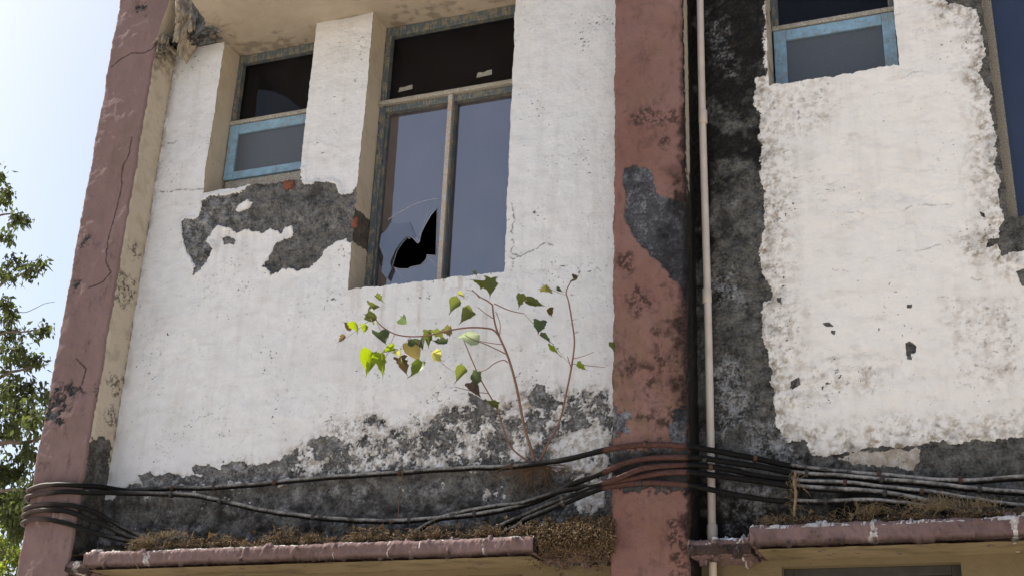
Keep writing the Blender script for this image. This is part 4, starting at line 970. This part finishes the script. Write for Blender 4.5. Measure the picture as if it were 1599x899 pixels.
leaves = [(766,449,34,-95,G1,-.43,0),(748,438,26,160,G1,-.42,.6),(709,480,32,-160,G1,-.40,.3),(727,494,30,-140,G1,-.42,0),(812,470,24,-95,G1,-.46,.3),(836,474,28,-10,G1,-.44,.4),(842,512,32,-95,G2,-.47,.4),(852,530,22,-40,G2,-.47,.5),
 (868,548,26,-15,G3,-.46,1.0),(860,489,22,-38,BR,-.4,1.2),(853,450,26,-155,YL,-.42,1.2),(902,435,22,0,BR,-.38,.9),(908,573,18,-30,G3,-.33,.9),(874,455,14,20,G2,-.4,1.1),
 (588,478,27,-10,G1,-.64,.3),(577,494,30,150,G1,-.63,.2),(543,507,18,150,BR,-.66,.3),(557,511,26,-120,G3,-.68,1.0),(536,529,16,-140,BR,-.66,.5),(569,514,18,-130,G3,-.64,.5),(596,531,34,-60,G2,-.60,.2),(578,568,42,-105,G3,-.66,0),
 (599,567,36,-80,G3,-.64,.6),(606,547,24,-130,G3,-.62,.7),(628,573,32,-70,BR,-.58,.2),(653,578,32,-110,G3,-.58,.1),(647,551,34,-80,(.09,.08,.03),-.40,.3),(642,534,18,150,G2,-.45,.2),(660,540,26,-60,G2,-.38,.2),(669,529,28,-80,G1,-.38,.2),
 (689,536,26,170,G2,-.38,.4),(680,518,22,170,G1,-.46,.4),(699,516,24,175,(.10,.10,.03),-.46,.6),(634,502,26,-10,G2,-.5,1.3),(681,556,30,-65,YL,-.52,1.42),(735,523,34,170,(.16,.20,.14),-.3,.2),(720,587,30,-145,G1,-.28,.2),(744,593,28,-95,G2,-.28,.2),
 (741,610,28,-60,(.06,.04,.04),-.26,.3),(768,628,20,170,G1,-.20,.4),(958,541,14,-90,G1,-.30,.3),(583,508,20,-60,YL,-.66,.9),(742,428,14,-30,G1,-.42,.6),(722,462,16,10,YL,-.46,.9),(593,467,18,-40,G1,-.62,.7),(616,548,18,-150,YL,-.60,.9),(630,563,18,90,YL,-.6,.9)]
V_ = []; Q_ = []; C_ = []; k0 = 0
for a, b, sz, ang, c, Y, tl in leaves:
    c3 = AY(a, b, Y); s_ = sz*.0039*(abs(c3[1]-CAM[1])/7)*1.0
    v, q = leafgeo(c3, s_, ang+random.uniform(-8, 8), tl*random.choice((-1, 1)), random.uniform(-.6, .6)+(tl*.5), random.uniform(.2, 1.1), random.uniform(-.3, .5), .8 if random.random() < .55 else .3)
    V_.append(v); Q_.append(np.array(q)+k0); k0 += len(v); f_ = random.uniform(.8, 1.25); C_.append(np.tile([c[0]*f_, c[1]*f_, c[2]*f_, 1], (len(v), 1)))
link('foliage', np.concatenate(V_), np.concatenate(Q_), M_leaf, S, {'Col': np.concatenate(C_)})
V_ = []; Q_ = []; k0 = 0
for i in range(70):
    sx_ = random.gauss(0, 1)*1.5; L = random.uniform(.02, .22)*(1 if abs(sx_) < 1.6 else .5)
    p0 = base+np.array([random.gauss(0, .05), .02, random.uniform(-.02, .01)])
    p3 = p0+np.array([sx_*.09-.02, random.uniform(-.03, .02), -L]); pm = (p0+p3)/2+np.array([random.uniform(-.04, .04), random.uniform(-.04, .01), random.uniform(-.01, .03)])
    v, q = tube(None, [p0, pm, p3], [random.uniform(.002, .005), .002, .0009], None, sides=5, sub=4); V_.append(v); Q_.append(q+k0); k0 += len(v)
link('roots', np.concatenate(V_), np.concatenate(Q_), M_root, S)

def strands(name, spots, matl, lab, cat, kind=None, group=None, sides=3, cols=None):
    V_ = []; Q_ = []; k0 = 0
    for p0, p1, p2, r in spots:
        v, q = tube(None, [p0, p1, p2], [r, r*.8, r*.35], None, sides=sides, sub=2); V_.append(v); Q_.append(q+k0); k0 += len(v)
    o = link(name, np.concatenate(V_), np.concatenate(Q_), matl); return tag(o, lab, cat, group, kind)
def moss_mat(name, a, b_, c_):
    m, n, l, b = mat(name); co = n.new('ShaderNodeTexCoord').outputs['Object']
    f = noise(n, l, co, 120, 2, .5); g_ = noise(n, l, co, 14, 4, .6)
    c = mix(n, l, rng_(n, l, f, .35, .6), a, b_); c = mix(n, l, rng_(n, l, f, .6, .72), c, c_); c = mix(n, l, rng_(n, l, g_, .4, .7, 0, .6), c, a)
    l.new(c, b.inputs['Base Color']); b.inputs['Roughness'].default_value = .95; b.inputs['Specular IOR Level'].default_value = .1; return m
M_moss = moss_mat('dry_brown_moss', (.085, .056, .032), (.20, .142, .085), (.46, .37, .25))
M_moss2 = moss_mat('dry_straw', (.14, .105, .06), (.27, .205, .12), (.42, .35, .22))
def moss_line(x0, x1, yf, zb, n, hmax, seed, yb=-.02):
    R_ = np.random.RandomState(seed); out = []
    for i in range(n):
        x = R_.uniform(x0, x1); k = float(.55+.75*fbm(np.array([x]), np.array([seed*1.]), 5, 3, seed)[0])
        if k < .52 and R_.rand() < .75: continue
        h = hmax*max(.12, k)*R_.uniform(.15, 1)
        y = yf+(yb-yf)*R_.rand()**1.5
        p0 = np.array([x, y, zb+h*R_.uniform(0, .7)]); d = np.array([R_.normal(0, 1), R_.normal(-.2, .7), R_.normal(.5, .8)]); d /= np.linalg.norm(d); L = R_.uniform(.008, .03)*(1 if R_.rand() < .93 else 2.6)
        out.append((p0, p0+d*L*.5+R_.normal(0, .003, 3), p0+d*L+np.array([0, 0, -.3*L])+R_.normal(0, .004, 3), R_.uniform(.0015, .0042)))
    return out
def hump(name, x0, x1, yf, zb, h, seed, matl, lab, cat):
    """earth bed under the strands"""
    X = axis([x0, x1], .012); Y = axis([yf, -.005], .012); gx, gy = np.meshgrid(X, Y, indexing='ij')
    e = np.minimum(1, (gy-yf)/.06)*np.minimum(1, np.minimum(gx-x0, x1-gx)/.05)
    z = zb+h*e*np.clip(.55+.8*fbm(gx, gy, 5, 4, seed), .05, 1.3)+.006*fbm(gx, gy, 40, 2, seed+4)*e
    M = Mesh(); M.grid(np.stack([gx, gy, z], -1), np.zeros(gx.shape+(4,))); o = M.build(name, matl, None); return tag(o, lab, cat, None, 'stuff')
M_soil = simple('dark_ledge_soil', (.022, .016, .011), (.06, .042, .026), 60, .95, .2, .9, .01)
hump('ledge_soil', XL1+.05, XM0-.02, -.31, 3.004, .10, 1001, M_soil, 'dark soil and dirt lying on the left sunshade', 'soil')
hump('ledge_soil', XC+.03, 1.85, -.31, 3.01, .08, 1011, M_soil, 'dark soil and dirt lying on the right sunshade', 'soil')
strands('dry_moss', moss_line(-5.22, XM0-.01, -.31, 3.03, 15000, .15, 31), M_moss, 'brown dried moss and weeds lining the left sunshade', 'moss', 'stuff')
sp_ = []
R_ = np.random.RandomState(77)
for i in range(6500):
    x = R_.uniform(XB-.06, XM0+.025); nz = float(fbm(np.array([x]), np.array([4.]), 9, 4, 1200)[0]); nx_ = float(fbm(np.array([x]), np.array([9.]), 14, 3, 1210)[0])
    z = 2.84+.05*nx_+(.27+.05*nz)*R_.rand()**.8
    if x < XB+.02 and R_.rand() < .6: continue
    yy_ = -.20-.14*math.exp(-((z-3.0)/.11)**2)*(.5+.5*R_.rand())+.02*nz
    if z < 2.93 and R_.rand() < .72: continue
    p0 = np.array([x, yy_, z]); d = R_.normal(0, 1, 3); d[2] -= .3; d /= np.linalg.norm(d); L = R_.uniform(.008, .024)*(1 if R_.rand() < .93 else 2.4)
    sp_.append((p0, p0+d*L*.5+R_.normal(0, .003, 3), p0+d*L, R_.uniform(.002, .0055)))
strands('dry_moss', sp_, M_moss, 'clump of dry brown moss hanging over the broken sunshade end beside the pink pilaster', 'moss', 'stuff')
strands('dry_moss', moss_line(XC+.02, 1.8, -.31, 3.03, 7000, .10, 35), M_moss, 'brown dried moss lining the right sunshade under the cables', 'moss', 'stuff')
def litter(name, x0, x1, n, seed, lab, zt=3.05):
    R_ = np.random.RandomState(seed); V_ = []; Q_ = []; C_ = []; k0 = 0
    for i in range(n):
        c = np.array([R_.uniform(x0, x1), R_.uniform(-.33, -.06), 0]); c[2] = zt+R_.uniform(-.02, .07)+.12*(c[1]+.33)
        v, q = leafgeo(c, R_.uniform(.015, .05), R_.uniform(0, 360), R_.uniform(-1.4, 1.4), R_.uniform(-1, 1), R_.uniform(.3, 1.3), R_.uniform(-.4, .6), .4)
        V_.append(v); Q_.append(np.array(q)+k0); k0 += len(v); cc = [(.16, .10, .05), (.07, .045, .028), (.17, .13, .08), (.07, .07, .06)][R_.randint(4)]; C_.append(np.tile([*cc, 1], (len(v), 1)))
    o = link(name, np.concatenate(V_), np.concatenate(Q_), M_dead, None, {'Col': np.concatenate(C_)}); return tag(o, lab, 'leaf litter', None, 'stuff')
litter('leaf_litter', -5.1, XM0-.03, 110, 81, 'dead curled leaves caught in the moss of the left sunshade')
litter('leaf_litter', XC+.05, 1.7, 70, 82, 'dead curled leaves caught in the moss of the right sunshade')
def tuft(px, py, Y, n, L, spread, seed, lab, lean=0.):
    R_ = np.random.RandomState(seed); c = AY(px, py, Y); out = []
    for i in range(n):
        p0 = c+np.array([R_.normal(0, .03*spread), R_.normal(0, .02), 0]); a = R_.normal(lean, .75)
        l_ = L*R_.uniform(.4, 1); p2 = p0+np.array([math.sin(a)*l_, R_.normal(-.02, .03), math.cos(a)*l_*.6-.3*abs(math.sin(a))*l_]); pm = (p0+p2)/2+np.array([0, 0, .3*l_])
        out.append((p0, pm, p2, R_.uniform(.0009, .002)))
    return strands('dry_grass_tuft', out, M_moss2, lab, 'grass tuft', None, 'dry grass tufts on the ledges')
tuft(232, 848, -.30, 90, .11, 1.2, 41, 'straw coloured grass tuft where the lower cables enter the moss', .2)
tuft(265, 838, -.28, 120, .09, 2.2, 42, 'wide dry grass tuft on the far end of the left sunshade', .3)
tuft(1470, 795, -.26, 150, .16, 2.2, 43, 'arching dry grass tuft under the cables on the right sunshade', -.6)
tuft(1350, 803, -.26, 90, .13, 2.0, 44, 'loose pale grass tuft in the middle of the right sunshade', .5)
tuft(1215, 815, -.26, 60, .08, 1.6, 45, 'short grass tuft at the near-pipe end of the right sunshade', 0)
tuft(1530, 792, -.28, 70, .10, 1.6, 46, 'low grass tuft at the right end of the right sunshade', 0)
# long dead stems
def stem(name, pts, r, matl, lab, cat='dead stem'):
    o = tube(name, [AY(a, b, Y) for a, b, Y in pts], r, matl, None, 6, 4, jitter=.004, seed=int(pts[0][0])); return tag(o, lab, cat)
stem('dead_stem', [(627,731,-.06),(628,745,-.09),(624,770,-.12),(622,800,-.14),(621,815,-.15)], .003, M_root, 'thin brown dead stem hanging between the two left cables')
stem('dead_stem', [(232,848,-.3),(215,858,-.345),(207,868,-.365),(213,882,-.37),(222,896,-.37)], [.0025, .0022, .002, .0018, .001], M_moss2, 'pale dead grass stem hanging over the left sunshade edge')
stem('climbing_stem', [(1243,736,-.22),(1240,752,-.25),(1243,770,-.26),(1241,790,-.27),(1240,806,-.27)], .008, M_moss2, 'dry stem binding the cables right of the drainpipe', 'dead stem')
V_ = []
for i in range(60):
    a = AY(1240+random.gauss(0, 7), random.uniform(738, 795), -.25); d = np.array([random.gauss(0, .03), random.uniform(-.02, .02), random.uniform(-.06, .01)])
    V_.append((a, a+d*.5+np.array([0, 0, .01]), a+d, random.uniform(.001, .0025)))
strands('weed', V_, M_moss2, 'ragged dry weed tangled round the cables right of the drainpipe', 'weed')

# ------------------------------------------------------------------ trees beyond the building
M_bark = simple('grey_brown_bark', (.09, .07, .055), (.16, .13, .10), 12, .9, .2, .8, .02)
def tree(name, lab, foot, limbs, blobs, leaf, cols, seed, trunk_r, spill=None):
    R_ = np.random.RandomState(seed)
    T_ = empty(name, foot, lab, 'tree', 'trees beyond the building')
    V_ = []; Q_ = []; k0 = 0
    for pts, ra, rb in limbs:
        v, q = tube(None, pts, np.linspace(ra, rb, len(pts)), None, sides=9, sub=5, jitter=.03, seed=seed); V_.append(v); Q_.append(q+k0); k0 += len(v)
    tw = []
    V2 = []; Q2 = []; C2 = []; k2 = 0
    for c, r, n, asp in blobs:
        c = np.array(c)
        # twigs, leaves hang in sprays along each twig
        nt_ = max(3, n//16)
        for t in range(nt_):
            d = R_.normal(0, 1, 3); d /= np.linalg.norm(d); e = c+d*np.array([1, 1, asp])*r*R_.uniform(.55, 1.12); s0 = c+R_.normal(0, .25, 3)*r
            mid = (s0+e)/2+R_.normal(0, .08, 3)*r+np.array([0, 0, .12*r])
            v, q = tube(None, [s0, mid, e+np.array([0, 0, -.08*r])], [.010, .006, .003], None, sides=4, sub=3); V_.append(v); Q_.append(q+k0); k0 += len(v)
            for j in range(26):
                u = R_.uniform(.25, 1.05); p = s0*(1-u)**2+2*mid*u*(1-u)+e*u*u+R_.normal(0, .05, 3)
                ax = R_.normal(0, 1, 3)*.6+np.array([0, 0, -.9]); ax /= np.linalg.norm(ax); sd_ = np.cross(ax, R_.normal(0, 1, 3)); sd_ /= np.linalg.norm(sd_); nn = np.cross(ax, sd_)
                L = leaf*R_.uniform(.6, 1.25); w_ = L*.23
                V2.append(np.array([p, p+ax*L*.35+sd_*w_+nn*.01, p+ax*L, p+ax*L*.35-sd_*w_+nn*.01])); Q2.append([k2, k2+1, k2+2, k2+3]); k2 += 4
                cc = np.array(cols[R_.randint(len(cols))])*R_.uniform(.7, 1.3); C2.append(np.tile([*cc, 1], (4, 1)))
    link('trunk', np.concatenate(V_), np.concatenate(Q_), M_bark, T_)
    link('crown', np.concatenate(V2), np.array(Q2), M_tleaf, T_, {'Col': np.concatenate(C2)}, smooth=False)
    return T_
TY = 5.5
def at(px, py, Y=TY): return tuple(AY(px, py, Y))
mpp = lambda Y: 1/ (F/ (np.linalg.norm(AY(40, 600, Y)-CAM)))
k_ = mpp(TY)
bl = []
for a, b, r, n in ((3,275,8,14),(12,300,10,20),(55,655,20,90),(20,620,30,150),(40,770,28,150),(30,820,34,200),(5,312,16,46),(10,735,34,160),(50,700,22,80),(15,560,30,110),(45,640,24,90),(20,660,30,130),(10,790,34,200),(45,810,30,160),(22,342,16,60),(40,345,10,22),(8,372,13,26),(30,415,26,90),(50,420,12,30),(8,435,18,50),(5,470,12,26),(20,492,14,40),(60,412,8,12),(18,520,28,110),(62,522,22,75),(30,560,30,110),(62,562,20,60),(10,600,30,110),(48,610,24,90),(72,625,18,50),(20,645,28,110),(55,665,20,66),(12,680,20,70),(35,740,20,70),(60,745,18,70),(20,770,26,120),(50,790,22,90),(8,800,20,80),(28,715,12,22),(5,860,20,60),(20,830,18,60),
                   (-60,400,60,200),(-60,520,70,300),(-60,660,70,300),(-120,480,80,200),(-140,620,90,300),(-90,760,70,240),(-200,560,80,200),(-60,310,40,90),(70,800,18,50)):
    Y = TY+random.uniform(-.6, .6); bl.append((AY(a, b, Y), r*k_, n, .8))
foot = AY(-110, 700, TY); foot = np.array([foot[0], TY, 0])
limbs = [([foot, foot+np.array([.1, 0, 2]), at(-105, 760), at(-95, 640), at(-80, 520), at(-60, 400)], .22, .05), ([at(-100, 720), at(-60, 695), at(-10, 692), at(30, 690), at(55, 686), at(80, 680)], .05, .012),
         ([at(-95, 640), at(-40, 600), at(10, 585), at(50, 570)], .045, .01), ([at(-85, 540), at(-40, 480), at(10, 440), at(50, 420)], .04, .008), ([at(-75, 470), at(-40, 380), at(0, 335), at(35, 340)], .035, .006),
         ([at(0, 470), at(20, 482), at(40, 485), at(85, 472)], .008, .003), ([at(-90, 600), at(-40, 540), at(10, 520), at(60, 515)], .03, .008), ([at(-100, 780), at(-40, 770), at(20, 765), at(60, 760)], .04, .01)]
tree('broadleaf_tree', 'tall dark green tree with drooping leaves against the sky left of the pink corner pilaster', tuple(foot), limbs, bl, .098, [(.022, .038, .014), (.03, .048, .016), (.02, .034, .018), (.05, .075, .02)], 61, .2)
TY2 = 9.5; k2_ = mpp(TY2); bl = []
for a, b, r, n in ((5,850,26,160),(20,800,20,90),(30,870,24,150),(0,900,30,160),(20,930,40,200),(-40,860,50,240),(-50,930,60,260),(45,920,26,120),(-90,800,50,160)):
    bl.append((AY(a, b, TY2+random.uniform(-.4, .4)), r*k2_, n, .8))
foot = AY(-30, 900, TY2); foot = np.array([foot[0], TY2, 0.])
limbs = [([foot, foot+np.array([0, 0, 1.2]), AY(-25, 920, TY2), AY(-10, 860, TY2)], .12, .03), ([AY(-25, 930, TY2), AY(0, 890, TY2), AY(25, 860, TY2)], .04, .01)]
tree('sunlit_tree', 'yellow green sunlit tree low in the bottom left corner', tuple(foot), limbs, bl, .11, [(.12, .17, .03), (.17, .21, .035), (.08, .13, .03)], 67, .12)
